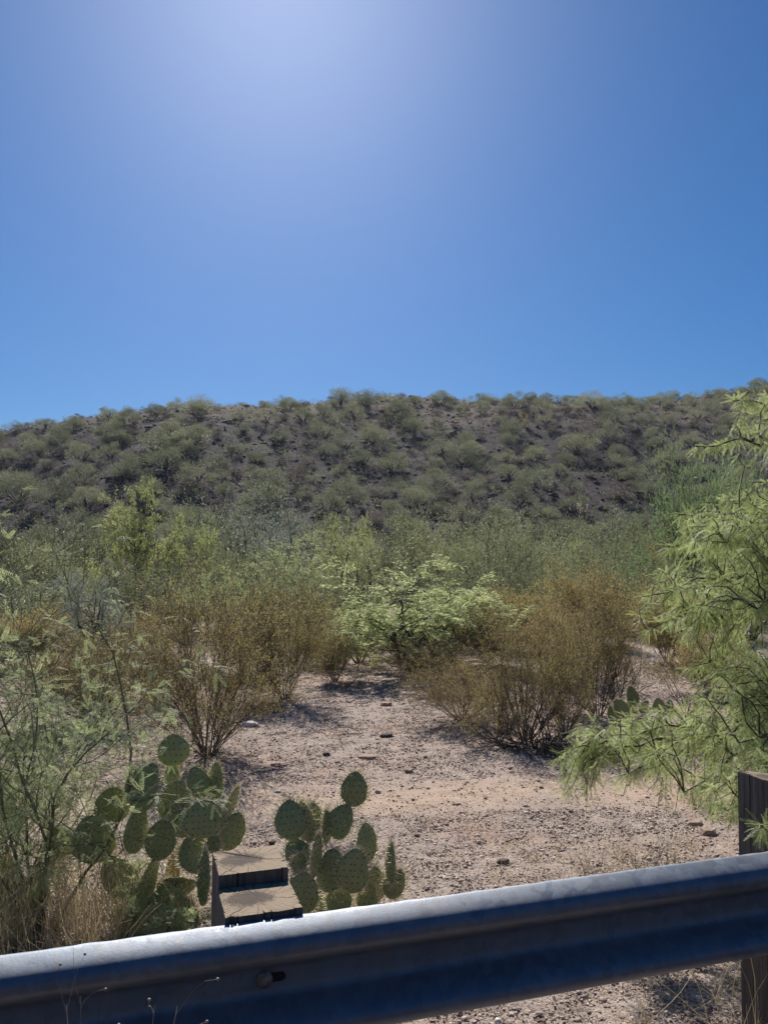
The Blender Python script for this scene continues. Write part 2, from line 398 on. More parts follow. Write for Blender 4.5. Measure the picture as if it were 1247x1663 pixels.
g.add(TV.reshape(-1, 3), tris=(np.array([(0, 1, 2), (0, 3, 1), (1, 3, 2), (2, 3, 0)])[None] + base_).reshape(-1, 3), tone=np.repeat(rng.uniform(0, 1, N), 4))
tag(g.build('grit', M['gravel']), 'fine stone grit between the gravel', 'grit', kind='stuff')
N = 9000
yy = rng.uniform(44, 124, N); xx = rng.uniform(-0.6, 0.6, N) * yy
sz = np.clip(rng.lognormal(math.log(0.11), 0.5, N), 0.05, 0.5)
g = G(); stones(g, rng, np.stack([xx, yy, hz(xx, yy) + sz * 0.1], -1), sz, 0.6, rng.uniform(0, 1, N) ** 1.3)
tag(g.build('hill_rubble', M['hillstone']), 'dark loose rock strewn over the hillside', 'rubble', kind='stuff')

def rock(px, py, wpx, hpx, label, m, seed):
    r = ray(px, py); s = (CAMZ - 0.03) / -r[2]; p = np.array((r[0] * s, r[1] * s)); wd = wpx / F * p[1] * 0.5
    z = float(gz(p[0], p[1]))
    rg = rs(seed)
    import bmesh
    bm = bmesh.new(); bmesh.ops.create_icosphere(bm, subdivisions=3, radius=1)
    for v in bm.verts:
        c = v.co; d = 1 + 0.5 * float(fbm(c.x * 1.3 + seed * 3, c.y * 1.3 + c.z * 1.7, 3, seed)) + 0.08 * rg.normal()*0.3
        c.z = max(min(c.z, 0.75), -0.7)
        v.co = (c.x * d * wd, c.y * d * wd * 0.8, c.z * d * hpx / F * p[1] * 0.6)
    me = bpy.data.meshes.new('rock'); bm.to_mesh(me); bm.free(); me.materials.append(m)
    o = bpy.data.objects.new('rock', me); COL.objects.link(o); o.location = (p[0], p[1], z + hpx / F * p[1] * 0.15)
    tag(o, label, 'rock', 'rocks lying on the gravel')
rock(402, 1174, 34, 12, 'white flat rock just right of the left creosote stems', M['whiterock'], 1)
rock(627, 1190, 20, 9, 'dark flat stone in the middle of the gravel clearing', M['darkrock'], 2)
rock(530, 1220, 12, 8, 'small dark stone near the shadow of the left creosote', M['darkrock'], 3)
rock(1148, 1350, 26, 14, 'round tan rock on gravel left of the tall guardrail post', M['tanrock'], 4)
rock(1128, 1334, 24, 10, 'flat angular rock behind the round tan rock', M['tanrock'], 5)
rock(442, 1359, 10, 8, 'small dark stone at the left edge of the centre cactus', M['darkrock'], 6)
rock(817, 1393, 20, 11, 'dark clod lying just above the guardrail', M['darkrock'], 7)
rock(451, 1279, 11, 6, 'tiny white stone on the gravel between the two cactus clumps', M['whiterock'], 8)
rock(453, 1234, 26, 7, 'tan slab half buried in the left creosote shadow', M['tanrock'], 9)
rock(597, 1222, 30, 8, 'low pale buried rock in the gravel clearing', M['tanrock'], 10)
rock(664, 1246, 14, 9, 'little tan rock right of the clearing centre', M['tanrock'], 11)
rock(627, 1142, 20, 9, 'rock on the gravel left of the low sprawling creosote', M['tanrock'], 12)

# ------------------------------------------------------------------ plants: prototypes in local coordinates, unit size set by args
def stems_start(rng, n, spread0, tilt0, tilt1):
    a = rng.uniform(0, 2 * math.pi, n); tl = rng.uniform(tilt0, tilt1, n)
    D = np.stack([np.sin(tl) * np.cos(a), np.sin(tl) * np.sin(a), np.cos(tl)], -1)
    P = np.stack([np.cos(a), np.sin(a), np.zeros(n)], -1) * spread0 * rng.uniform(0.2, 1, (n, 1)); P[:, 2] = -0.03
    return P, D

def dome(f, rng, R_, H_, nc, per, size, aspect=0.2, cr=0.3, z0=0.12):
    """soft rounded crown: leaf slivers in sub-clumps spread over a half ellipsoid"""
    a = rng.uniform(0, 6.28, nc); el = np.arcsin(rng.uniform(0.02, 1, nc)); rr = rng.uniform(0.45, 0.85, nc)
    C = np.stack([np.cos(a) * np.cos(el) * rr * R_, np.sin(a) * np.cos(el) * rr * R_, z0 * H_ + np.sin(el) * rr * (1 - z0) * H_], -1)
    S = cr * R_ * rng.uniform(0.6, 1.3, nc)
    o = norm(rng.normal(0, 1, (nc, per, 3))) * rng.uniform(0, 1, (nc, per, 1)) ** 0.45
    P = C[:, None] + o * S[:, None, None]; P[..., 2] = np.maximum(P[..., 2], 0.02)
    D = norm(norm(P - np.array((0, 0, -0.3 * H_))) + o * 0.5 + rng.normal(0, 0.35, P.shape)) * size
    leaves(f, rng, np.stack([P, P + D], 2).reshape(-1, 2, 3), 1, size, aspect, 0.3)
def fit(gs, Wd, H, dx=None):
    """scale the collectors so the plant is Wd wide and H high"""
    allv = np.concatenate([np.concatenate(g.v) for g in gs])
    hi = np.percentile(allv[:, 2], 99.5); x0, x1 = np.percentile(allv[:, 0], (1, 99)); y0, y1 = np.percentile(allv[:, 1], (1, 99))
    s = np.array((Wd / (x1 - x0), Wd / (y1 - y0), H / hi)); c = np.array(((x0 + x1) / 2, (y0 + y1) / 2, 0)) * 0.6
    for g in gs: g.v = [(v - c * np.clip(v[:, 2:3] / hi, 0, 1)) * s for v in g.v]

def plant_geo(kind, seed, Wd, H, dens=1.0, leaf=None):
    rng = rs(seed); b = G(); f = G()
    if kind == 'creosote':
        P, D = stems_start(rng, 24, 0.06, 0.08, 1.05)
        o = grow(rng, P, D, np.full(24, 0.85) * rng.uniform(.6, 1.25, 24), np.full(24, 0.0075), [
            dict(n=7, w=0.10, up=0.03, kids=7 if dens > 0.55 else 5, t0=0.22, a0=0.2, a1=0.75, lr=0.55, taper=0.45, rr=0.7),
            dict(n=4, w=0.13, up=0.05, kids=6 if dens > 0.55 else 4, t0=0.2, a0=0.3, a1=0.9, lr=0.5, taper=0.5, rr=0.65),
            dict(n=3, w=0.2, up=0.04, kids=4, t0=0.2, a0=0.3, a1=1.0, lr=0.6, taper=0.5, rr=0.7),
            dict(n=2, w=0.25, taper=0.5)])
        for (p, r, _), k in zip(o, (5, 4, 3, 3)): tubes(b, p, np.maximum(r, 0.0013), k)
        leaves(f, rng, o[3][0], int(13 * max(dens, 0.8)), leaf or 0.015, 0.42, 1.0, jitter=0.012)
    elif kind in ('broom', 'shrub'):                          # palo verde like: upswept fine twigs
        big = kind == 'broom'
        ns = 9 if big else 8
        P, D = stems_start(rng, ns, 0.05, 0.15, 1.25)
        o = grow(rng, P, D, np.full(ns, 0.75) * rng.uniform(.8, 1.2, ns), np.full(ns, 0.022), [
            dict(n=5, w=0.16, up=0.08, kids=7, t0=0.12, a0=0.3, a1=0.9, lr=0.62, taper=0.5, rr=0.6),
            dict(n=4, w=0.15, up=0.10, kids=6 if big else 4, t0=0.2, a0=0.25, a1=0.8, lr=0.6, taper=0.4, rr=0.55),
            dict(n=3, w=0.16, up=0.14, kids=5 if big else 3, t0=0.15, a0=0.2, a1=0.7, lr=0.6, taper=0.4, rr=0.6),
            dict(n=2, w=0.18, up=0.1, taper=0.3)])
        for (p, r, _), k in zip(o[:3] if big else o[:1], (5, 4, 3)): tubes(b, p[:, :4] if not big else p, r[:, :4] if not big else r, k)
        if big: leaves(f, rng, o[3][0], max(1, int(4 * dens)), leaf or 0.05, 0.16 if big else 0.24, 0.42, jitter=0.02)
        if big: leaves(f, rng, o[2][0], int(3 * dens), leaf or 0.05, 0.2, 0.6, jitter=0.02)
        Rm = float(np.percentile(np.abs(o[2][0][..., 0]), 90)); Hm = float(np.percentile(o[2][0][..., 2], 95))
        dome(f, rng, Rm, Hm, 30 if big else 22, int((260 if big else 210) * dens), (leaf or 0.05) * (0.8 if big else 1.0), 0.22, 0.28 if big else 0.34)
    elif kind == 'mesquite':                                  # dark crooked limbs, clumpy drooping pale leaves
        P, D = stems_start(rng, 6, 0.08, 0.3, 1.15)
        o = grow(rng, P, D, np.full(6, 0.9) * rng.uniform(.8, 1.2, 6), np.full(6, 0.028), [
            dict(n=6, w=0.22, up=0.03, kids=6, t0=0.3, a0=0.4, a1=1.1, lr=0.6, taper=0.5, rr=0.6),
            dict(n=5, w=0.22, up=0.02, kids=6, t0=0.2, a0=0.4, a1=1.0, lr=0.5, taper=0.4, rr=0.55),
            dict(n=4, w=0.25, up=-0.02, kids=4, t0=0.2, a0=0.4, a1=1.1, lr=0.5, taper=0.4, rr=0.6),
            dict(n=3, w=0.25, up=-0.12, taper=0.4)])
        for (p, r, _), k in zip(o, (6, 4, 3, 3)): tubes(b, p, np.maximum(r, 0.0012), k)
        leaves(f, rng, o[3][0], int(26 * dens), leaf or 0.035, 0.25, 0.7, jitter=0.012, droop=0.5)
    elif kind == 'tangle':
        P, D = stems_start(rng, 34, 0.25, 0.7, 1.5)
        o = grow(rng, P, D, np.full(34, 0.6) * rng.uniform(.5, 1.3, 34), np.full(34, 0.010), [
            dict(n=8, w=0.28, kids=5, t0=0.2, a0=0.4, a1=1.2, lr=0.55, taper=0.5),
            dict(n=5, w=0.3, kids=4, t0=0.2, a0=0.4, a1=1.2, lr=0.55, taper=0.5),
            dict(n=3, w=0.35, taper=0.4)])
        for (p, r, _), k in zip(o, (5, 4, 3)): p[..., 2] = np.abs(p[..., 2]); tubes(b, p, np.maximum(r, 0.0014), k)
        leaves(f, rng, o[2][0], 1, 0.012, 0.4, 1.0)
    elif kind == 'dead':
        P, D = stems_start(rng, 12, 0.03, 0.2, 1.2)
        o = grow(rng, P, D, np.full(12, 0.6) * rng.uniform(.7, 1.3, 12), np.full(12, 0.008), [
            dict(n=6, w=0.2, kids=5, t0=0.3, a0=0.4, a1=1.1, lr=0.5, taper=0.5),
            dict(n=4, w=0.25, kids=4, t0=0.2, a0=0.4, a1=1.1, lr=0.5, taper=0.5),
            dict(n=3, w=0.3, taper=0.4)])
        for (p, r, _), k in zip(o, (5, 4, 3)): tubes(b, p, np.maximum(r, 0.0012), k)
        leaves(f, rng, o[2][0], int(2 * dens), leaf or 0.012, 0.4, 1.0)
    fit([b, f], Wd, H)
    return b, f

PROTO = {}
def plant(name, label, cat, px, pytop, Yd, wpx, kind, fm, bm_='bark', seed=0, group=None, dens=1.0, leaf=None, pybase=None, parts=('trunk', 'crown'), flat=False):
    p = at(px, pytop, Yd); z0 = surf(p[0], p[1])
    if pybase is not None: pass
    H = max(0.25, p[2] - z0); Wd = wpx / F * Yd
    if kind == 'creosote': H *= 1.07; Wd *= 1.12
    key = (kind, seed, fm, dens)
    base = thing(name, label, cat, (p[0], p[1], z0), group)
    b, f = plant_geo(kind, seed, Wd, H, dens, leaf)
    b.build(parts[0], M[bm_], base); f.build(parts[1], M[fm], base)
    return base

# back row of the wash (35 - 45 m): shared prototypes
def protos(kind, seeds, fm, bm_, dens, leaf, name, parts):
    res = []
    for s in seeds:
        b, f = plant_geo(kind, s, 1.0, 1.0, dens, leaf)
        res.append((b.mesh(parts[0]), f.mesh(parts[1])))
        res[-1][0].materials.append(M[bm_]); res[-1][1].materials.append(M[fm])
    return res
def place(proto, name, label, cat, x, y, W_, H_, rot, group, parts=('trunk', 'crown'), z=None):
    o = thing(name, label, cat, (x, y, surf(x, y) if z is None else z), group)
    o.rotation_euler = (0, 0, rot); o.scale = (W_, W_, H_)
    for me, pn in zip(proto, parts):
        c = bpy.data.objects.new(pn, me); COL.objects.link(c); c.parent = o
    return o
TR = ('trunk', 'crown'); ST = ('stems', 'foliage')
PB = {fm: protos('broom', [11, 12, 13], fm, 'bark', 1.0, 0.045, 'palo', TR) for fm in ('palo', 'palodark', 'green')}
PBR = protos('mesquite', [33, 37], 'bright', 'bark', 1.2, 0.04, 'b', TR)
PPL = protos('mesquite', [33, 34], 'pale', 'bark', 1.0, 0.035, 'p', TR)
PGR = protos('broom', [35], 'grey', 'bark', 0.9, 0.04, 'p', TR)
PCR = protos('creosote', [41, 42], 'creosote', 'twig', 0.9, 0.025, 'c', ST)
rng = rs(77)
def far(pset, name, label, cat, px, pytop, Yd, wpx, group='scrubby trees along the wash', parts=TR, i=None):
    p = at(px, pytop, Yd); z0 = surf(p[0], p[1]); H = (p[2] - z0) * 1.06; Wd = wpx / F * Yd
    pr = pset[i if i is not None else int(rng.integers(len(pset)))]
    return place(pr, name, label, cat, p[0], p[1], Wd, H, float(rng.uniform(0, 6.28)), group, parts, z0)
PV = 'palo_verde_tree'
GW = 'palo verde trees crowding the wash below the hill'
rows = [
 # pset, px, top, Y, w, label
 ('palodark', 30, 838, 40, 190, 'dark olive palo verde at the left edge below the hill'),
 ('palodark', 120, 846, 38, 170, 'dark olive palo verde left of the bright yellow-green tree'),
 ('palo', 330, 818, 43, 150, 'olive palo verde between the bright tree and the hazy grey-green crown'),
 ('palodark', 200, 850, 42, 140, 'dark palo verde behind the bright yellow-green tree'),
 ('palodark', 350, 850, 34, 170, 'dim palo verde right beside the bright yellow-green tree'),
 ('grey', 430, 806, 40, 190, 'hazy grey-green wide crown below the hill left of centre'),
 ('grey', 470, 812, 34, 200, 'broad pale grey-green rounded crown behind the twiggy grey tree'),
 ('palo', 520, 840, 41, 130, 'olive palo verde right of the hazy grey-green crown'),
 ('palodark', 630, 862, 42, 120, 'shadowed palo verde at the foot of the hill in the centre'),
 ('palo', 700, 838, 40, 130, 'light olive palo verde right of centre at the foot of the hill'),
 ('palo', 775, 835, 42, 150, 'broad olive palo verde at the foot of the hill, second right of centre'),
 ('palo', 850, 848, 38, 140, 'upswept olive palo verde above the right creosote clump'),
 ('palo', 930, 846, 40, 150, 'feathery olive palo verde upper right of the creosote clump'),
 ('palo', 1010, 838, 41, 150, 'olive palo verde left of the tall green palo verde'),
 ('palodark', 1085, 850, 36, 130, 'olive palo verde half behind the near mesquite sprays'),
 ('green', 1150, 742, 24, 180, 'tall fresh green palo verde behind the near mesquite'),
 ('green', 1240, 760, 30, 160, 'green palo verde at the right edge behind the mesquite sprays'),
 ('palodark', 20, 915, 27, 170, 'low green palo verde at the left edge in front of the dark ones'),
 ('palo', 110, 880, 30, 150, 'palo verde behind the silvery thornbush'),
 ('palodark', 265, 905, 26, 150, 'dark shrubby palo verde behind the silvery thornbush on its right'),
 ('palo', 375, 880, 28, 160, 'olive palo verde behind the left creosote'),
 ('palodark', 660, 890, 29, 130, 'dim palo verde behind the pale centre mesquite'),
 ('palo', 745, 872, 28, 150, 'soft olive palo verde above and right of the pale centre mesquite'),
 ('palodark', 815, 885, 26, 150, 'dark based palo verde behind the right creosote clump'),
 ('palo', 900, 872, 29, 150, 'wide soft palo verde over the right creosote clump'),
 ('palo', 985, 880, 27, 140, 'palo verde right of the wide soft one'),
 ('green', 1060, 880, 24, 150, 'green palo verde touching the tips of the near mesquite'),
 ('palodark', 1120, 905, 22, 130, 'green shrubby palo verde hidden behind mesquite sprays'),
]
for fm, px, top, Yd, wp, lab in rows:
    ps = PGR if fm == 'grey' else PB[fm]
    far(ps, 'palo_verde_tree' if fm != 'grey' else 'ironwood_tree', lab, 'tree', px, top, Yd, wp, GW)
far(PBR, 'mesquite_tree', 'bright yellow-green tree standing out below the left hillside', 'tree', 240, 800, 27, 175, 'mesquites in the wash', i=0)
far(PBR, 'mesquite_tree', 'yellow-green tree top behind the twiggy grey tree in the centre', 'tree', 560, 846, 31, 130, 'mesquites in the wash', i=1)
far(PPL, 'mesquite_tree', 'pale leafy mesquite left of the twiggy grey tree', 'tree', 480, 878, 24, 170, 'mesquites in the wash', i=0)
far(PPL, 'mesquite_tree', 'pale mesquite crown showing behind the left creosote', 'tree', 350, 930, 19, 150, 'mesquites in the wash', i=1)
far(PCR, 'creosote_bush', 'rusty creosote behind the dark bare shrub on the right', 'bush', 950, 925, 17, 140, 'creosote bushes on the flat', ST)
far(PCR, 'creosote_bush', 'rusty creosote behind the right clump on its left', 'bush', 830, 955, 16, 130, 'creosote bushes on the flat', ST)
far(PCR, 'creosote_bush', 'rusty creosote seen through the mesquite sprays', 'bush', 1080, 945, 14, 130, 'creosote bushes on the flat', ST)
far(PCR, 'creosote_bush', 'brown bush between the green palo verde and the near mesquite', 'bush', 1110, 842, 26, 90, 'creosote bushes on the flat', ST)
far(PCR, 'creosote_bush', 'brown creosote at the left edge behind the young mesquite', 'bush', 30, 1000, 13, 150, 'creosote bushes on the flat', ST)

PCO = protos('creosote', [43, 44], 'creoolive', 'twig', 0.7, 0.025, 'c', ST)
fill = [
 ('palo', 60, 940, 20, 190, 'low olive bush at the left behind the pale twigs of the young mesquite'),
 ('palodark', 215, 925, 19, 150, 'dim olive bush just right of the silvery thornbush'),
 ('palo', 300, 930, 20, 160, 'olive bush showing above the left shoulder of the fan-stemmed creosote'),
 ('palodark', 430, 915, 20, 170, 'olive bush above the right shoulder of the fan-stemmed creosote'),
 ('palo', 510, 930, 17, 150, 'grey olive bush above the golden brown creosote'),
 ('palodark', 590, 955, 17, 130, 'shaded bush at the left foot of the pale centre mesquite'),
 ('palodark', 700, 955, 17, 150, 'shaded bush behind the right half of the pale centre mesquite'),
 ('palo', 780, 925, 20, 150, 'olive bush right of the pale centre mesquite'),
 ('palodark', 860, 925, 19, 140, 'olive bush rising behind the big right creosote'),
 ('palo', 930, 905, 21, 150, 'olive bush behind the tall rusty creosote'),
 ('palodark', 1010, 915, 19, 150, 'olive bush above the leafless dark shrub'),
 ('palo', 1100, 930, 18, 170, 'green bush behind the middle of the near mesquite'),
 ('palodark', 1210, 900, 18, 200, 'dark green bush behind the thick of the near mesquite'),
]
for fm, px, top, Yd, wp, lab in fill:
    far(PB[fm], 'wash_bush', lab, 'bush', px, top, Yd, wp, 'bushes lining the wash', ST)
fill2 = [(90, 985, 13.5, 150, 'olive creosote beneath the silvery thornbush on its left'), (215, 990, 13.5, 150, 'olive creosote beneath the silvery thornbush on its right'),
 (395, 985, 13, 130, 'olive creosote half behind the fan-stemmed creosote'), (640, 1010, 15, 120, 'dull creosote behind the trunk of the pale centre mesquite'),
 (790, 985, 13.5, 140, 'olive creosote right of the pale centre mesquite'), (900, 985, 12.5, 150, 'olive creosote between the two right creosotes'),
 (1150, 1010, 11, 150, 'olive creosote hidden in the near mesquite'), (520, 1015, 14, 110, 'olive creosote at the head of the gravel clearing on the left')]
for px, top, Yd, wp, lab in fill2:
    far(PCO, 'creosote_bush', lab, 'bush', px, top, Yd, wp, 'creosote bushes on the flat', ST)

# mid-ground plants with their own meshes
plant('ironwood_tree', 'twiggy grey-green tree with dark leaning limbs behind the pale mesquite', 'tree', 575, 862, 21, 240, 'broom', 'palo', 'bark', 51, 'trees in the wash', 1.0, 0.04)
plant('mesquite_tree', 'pale green mesquite with dark crooked trunk in the centre of the clearing', 'tree', 668, 915, 13.2, 305, 'mesquite', 'pale', 'bark', 58, 'mesquites in the wash', 1.3, 0.04)
plant('mesquite_tree', 'small pale mesquite joined to the left side of the centre mesquite', 'tree', 585, 960, 14.2, 110, 'mesquite', 'pale', 'bark', 57, 'mesquites in the wash', 0.6, 0.04)
plant('thornbush', 'silvery grey thornbush left of the big creosote', 'bush', 170, 885, 12.5, 200, 'mesquite', 'grey', 'bark', 53, None, 1.8, 0.03, parts=ST)
GC = 'creosote bushes on the flat'
CR = [
 (345, 935, 7.3, 285, 'creosote', 161, 0.7, 'big rusty creosote with a fan of dark stems behind the left cactus'),
 (150, 1020, 8.8, 230, 'creoolive', 62, 1.0, 'rusty olive creosote left of the big fan-stemmed creosote'),
 (465, 950, 10.4, 160, 'creosote', 63, 1.0, 'golden brown creosote right behind the big fan-stemmed creosote'),
 (850, 975, 8.0, 185, 'creosote', 64, 0.4, 'big brown creosote with a dark tangled base right of the clearing'),
 (965, 945, 9.2, 150, 'creosote', 65, 0.6, 'tall rusty creosote right behind the big one with the tangled base'),
 (750, 1070, 9.0, 170, 'creoolive', 66, 0.6, 'low sprawling olive creosote reaching into the gravel clearing'),
 (700, 1030, 12.4, 150, 'creosote', 67, 0.6, 'small reddish creosote under the pale centre mesquite'),
 (545, 1010, 12.0, 90, 'creosote', 68, 0.6, 'thin brown creosote at the right side of the golden one'),
 (250, 1000, 10.5, 130, 'creosote', 69, 0.8, 'reddish creosote behind the big fan-stemmed creosote on its left'),
]
for px, top, Yd, wp, fm, sd_, dn, lab in CR:
    plant('creosote_bush', lab, 'bush', px, top, Yd, wp, 'creosote', fm, 'creostem', sd_, GC, dn, None, parts=ST)
GD = 'bare twiggy shrubs'
plant('dead_shrub', 'leafless dark shrub with crooked upright stems above the small far cactus', 'shrub', 1005, 1015, 8.9, 120, 'dead', 'creosote', 'bark', 71, GD, 1.0, parts=ST)
plant('dead_shrub', 'small bare bleached shrub at the head of the gravel clearing', 'shrub', 560, 1085, 11.6, 90, 'dead', 'creosote', 'twig', 72, GD, 1.0, parts=ST)
plant('dead_shrub', 'dark tangled dead twigs under the big right creosote', 'shrub', 865, 1105, 7.5, 210, 'tangle', 'creosote', 'bark', 73, GD, 1.0, parts=ST)
plant('creosote_bush', 'sparse leaning creosote in front of the big brown one, on its left', 'bush', 800, 1030, 7.9, 130, 'creosote', 'creosote', 'creostem', 79, GC, 0.35, None, parts=ST)
plant('creosote_bush', 'sparse upright creosote between the dark tangle and the small far cactus', 'bush', 915, 985, 8.1, 130, 'creosote', 'creosote', 'creostem', 80, GC, 0.3, None, parts=ST)
plant('dead_shrub', 'small bare shrub below the golden brown creosote', 'shrub', 450, 1090, 9.6, 90, 'dead', 'creosote', 'bark', 74, GD, 1.0, parts=ST)
plant('dead_shrub', 'bare branching twigs left of the near mesquite leaves', 'shrub', 1110, 1040, 9.2, 130, 'dead', 'creosote', 'bark', 75, GD, 1.0, parts=ST)
plant('dead_shrub', 'low dry weed on gravel above the right half of the guardrail', 'shrub', 960, 1345, 4.2, 150, 'dead', 'straw', 'drytwig', 76, GD, 1.0, parts=ST)
plant('dead_shrub', 'low dry twiggy weed close to the tall guardrail post', 'shrub', 1060, 1340, 4.2, 130, 'dead', 'straw', 'twig', 77, GD, 1.0, parts=ST)
plant('dead_shrub', 'dark low twiggy shrub in shade under the near mesquite tips', 'shrub', 985, 1155, 7.2, 130, 'dead', 'palodark', 'bark', 78, GD, 3.0, parts=ST)

# ------------------------------------------------------------------ hillside shrubs
HP = protos('shrub', [81, 82, 83, 84], 'hill', 'bark', 1.3, 0.045, 'h', ST)
HD = protos('shrub', [85, 86], 'hilldry', 'bark', 0.8, 0.055, 'h', ST)
rng = rs(99)
pts = []
def scatter(n, mind, y0, y1, tries=60000, pts=pts):
    got = 0; out = []
    for _ in range(tries):
        y = y0 + (y1 - y0) * rng.uniform() ; x = rng.uniform(-0.56, 0.56) * y
        d = np.interp(x / y, RTAN, RD)
        if y > d + 3: continue
        if vnoise(x * 0.13, y * 0.09, 55) < rng.uniform(0.0, 0.45): continue
        if y > d - 9 and 0.965 < 1 + x / y < 1.125 and rng.uniform() < 0.93: continue
        if all((x - a) ** 2 + (y - b) ** 2 > mind * mind for a, b in pts):
            pts.append((x, y)); out.append((x, y)); got += 1
            if got >= n: break
    return out
big = scatter(298, 2.7, 46, 128)
for x, y in big:
    d = float(np.interp(x / y, RTAN, RD)); ridge = y > d - 5
    s = float(np.clip(rng.lognormal(math.log(2.4), 0.25), 1.4, 3.9)); h = s * rng.uniform(0.52, 0.72)
    if ridge: h *= 0.55; s *= 0.8
    lab = 'grey-green shrub on the skyline of the hill' if ridge else ('rounded grey-green shrub on the lower slope of the dark hill' if y < 68 else ('rounded grey-green shrub on the middle slope of the dark hill' if y < 90 else 'small grey-green shrub on the upper slope of the dark hill'))
    place(HP[int(rng.integers(4))], 'hill_shrub', lab, 'shrub', x, y, s, h, float(rng.uniform(0, 6.28)), 'grey-green shrubs dotting the hillside', ST)
small = scatter(240, 1.5, 46, 125)
for x, y in small:
    s = rng.uniform(1.1, 2.2)
    place(HD[int(rng.integers(2))], 'dry_hill_bush', 'low dull brown bush between the green shrubs of the hill', 'bush', x, y, s, s * rng.uniform(.4, .6), float(rng.uniform(0, 6.28)), 'dry brown bushes on the hillside', ST)
# low scrub as one mass
g = G(); N = 3600
yy = rng.uniform(44, 122, N); xx = rng.uniform(-.57, .57, N) * yy
c = np.stack([xx, yy, hz(xx, yy)], -1); m = 14
D = norm(rng.normal(0, 1, (N, m, 3)) * (0.7, 0.7, 0.4) + (0, 0, 0.6)); L = rng.uniform(.15, .5, (N, m, 1))
P0 = np.repeat(c[:, None], m, 1) + rng.normal(0, 0.12, (N, m, 3)) * (1, 1, 0.2)
path = np.stack([P0, P0 + D * L], 2).reshape(-1, 2, 3)
leaves(g, rng, path, 2, 0.16, 0.2, 0.4)
tag(g.build('hill_scrub', M['hilldry']), 'low dry scrub covering the ground between hillside shrubs', 'scrub', kind='stuff')

g = G(); N = 650
yy = rng.uniform(46, 124, N); xx = rng.uniform(-.57, .57, N) * yy; m = 60
kp = yy < np.interp(xx / yy, RTAN, RD) + 2; xx, yy = xx[kp], yy[kp]; N = len(xx)
r_ = rng.uniform(.3, .8, N); o_ = norm(rng.normal(0, 1, (N, m, 3))) * rng.uniform(0, 1, (N, m, 1)) ** 0.4; o_[..., 2] = np.abs(o_[..., 2])
P0 = np.stack([xx, yy, hz(xx, yy)], -1)[:, None] + o_ * r_[:, None, None]
leaves(g, rng, np.stack([P0, P0 + norm(o_ + (0, 0, 0.6)) * 0.2], 2).reshape(-1, 2, 3), 1, 0.2, 0.22, 0.4)
tag(g.build('hill_undergrowth', M['hill']), 'small grey-green plants too many to count on the hillside', 'undergrowth', kind='stuff')

def ocotillo(px, py, Yd, hpx, label, m, seed, n=14):
    p = at(px, py, Yd); z = surf(p[0], p[1]); rg = rs(seed); H = hpx / F * Yd
    o = thing('ocotillo', label, 'ocotillo', (p[0], p[1], z), None)
    P, D = stems_start(rg, n, 0.08, 0.1, 0.6)
    out = grow(rg, P, D, np.full(n, H) * rg.uniform(.7, 1.1, n), np.full(n, 0.03), [dict(n=6, w=0.05, up=0.04, taper=0.4)])
    a = G(); tubes(a, out[0][0], out[0][1], 4); a.build('stems', M['twig'], o)
    f = G(); leaves(f, rg, out[0][0], 45, 0.09, 0.4, 1.0, jitter=0.03); f.build('foliage', M[m], o)
ocotillo(852, 733, 88, 24, 'yellow ocotillo high on the right half of the hill', 'ocotillo', 1)
ocotillo(945, 812, 58, 30, 'dull yellow spiky plant on the lower right hillside', 'straw', 2)
ocotillo(558, 643, 110, 17, 'bare spiky ocotillo on the skyline left of the bare summit', 'hilldry', 3, 18)

# ------------------------------------------------------------------ pinnate leaves (near mesquite, young mesquite)
def pinnate(npair=13, l=0.075, lf=0.013, wd=0.0032, pinnae=2, seed=0):
    """verts/quads of one bipinnate leaf: x = forward, z = up"""
    rg = rs(seed); V = []; Q = []
    def quad(a, b, c, d):
        n = len(V); V.extend([a, b, c, d]); Q.append((n, n + 1, n + 2, n + 3))
    quad((0, -.0007, 0), (0.02, -.0007, 0), (0.02, .0007, 0), (0, .0007, 0))
    for s in ((-1, 1) if pinnae == 2 else (-1, 1, -2, 2)):
        a = s * 0.42 if abs(s) == 1 else s * 0.45
        d = np.array((math.cos(a), math.sin(a), -0.25)); sd2 = np.array((-math.sin(a), math.cos(a), 0))
        for i in range(npair):
            t = (i + 0.8) / npair; c = np.array((0.02, 0, 0)) + d * l * t + np.array((0, 0, -0.02 * t * t))
            k = lf * (0.7 + 0.6 * math.sin(math.pi * min(1, t * 0.85 + 0.1)))
            for e in (-1, 1):
                dd = sd2 * e * 0.9 + d * 0.45 + np.array((0, 0, 0.15 * rg.normal() - 0.1)); dd = dd / np.linalg.norm(dd)
                w_ = d * wd * 0.5
                m_ = c + dd * k * 0.5
                quad(c, m_ + w_, c + dd * k, m_ - w_)
        p0 = np.array((0.02, 0, 0)); p1 = p0 + d * l + np.array((0, 0, -0.02)); w_ = sd2 * 0.0006
        quad(p0 - w_, p1 - w_, p1 + w_, p0 + w_)
    return np.array(V, float), np.array(Q)
def add_pinnate(g, rng, P, D, scale, V, Q):
    """copies of a leaf at points P pointing D"""
    N = len(P); D = norm(D); up = norm(np.array((0, 0, 1.0)) + rng.normal(0, 0.45, (N, 3)))
    S = norm(np.cross(up, D)); U = np.cross(D, S)
    W = P[:, None] + (V[None, :, 0:1] * D[:, None] + V[None, :, 1:2] * S[:, None] + V[None, :, 2:3] * U[:, None]) * scale[:, None, None]
    QQ = (Q[None] + (np.arange(N) * len(V))[:, None, None]).reshape(-1, 4)
    g.add(W.reshape(-1, 3), quads=QQ, tone=np.repeat(rng.uniform(0, 1, N), len(V)))
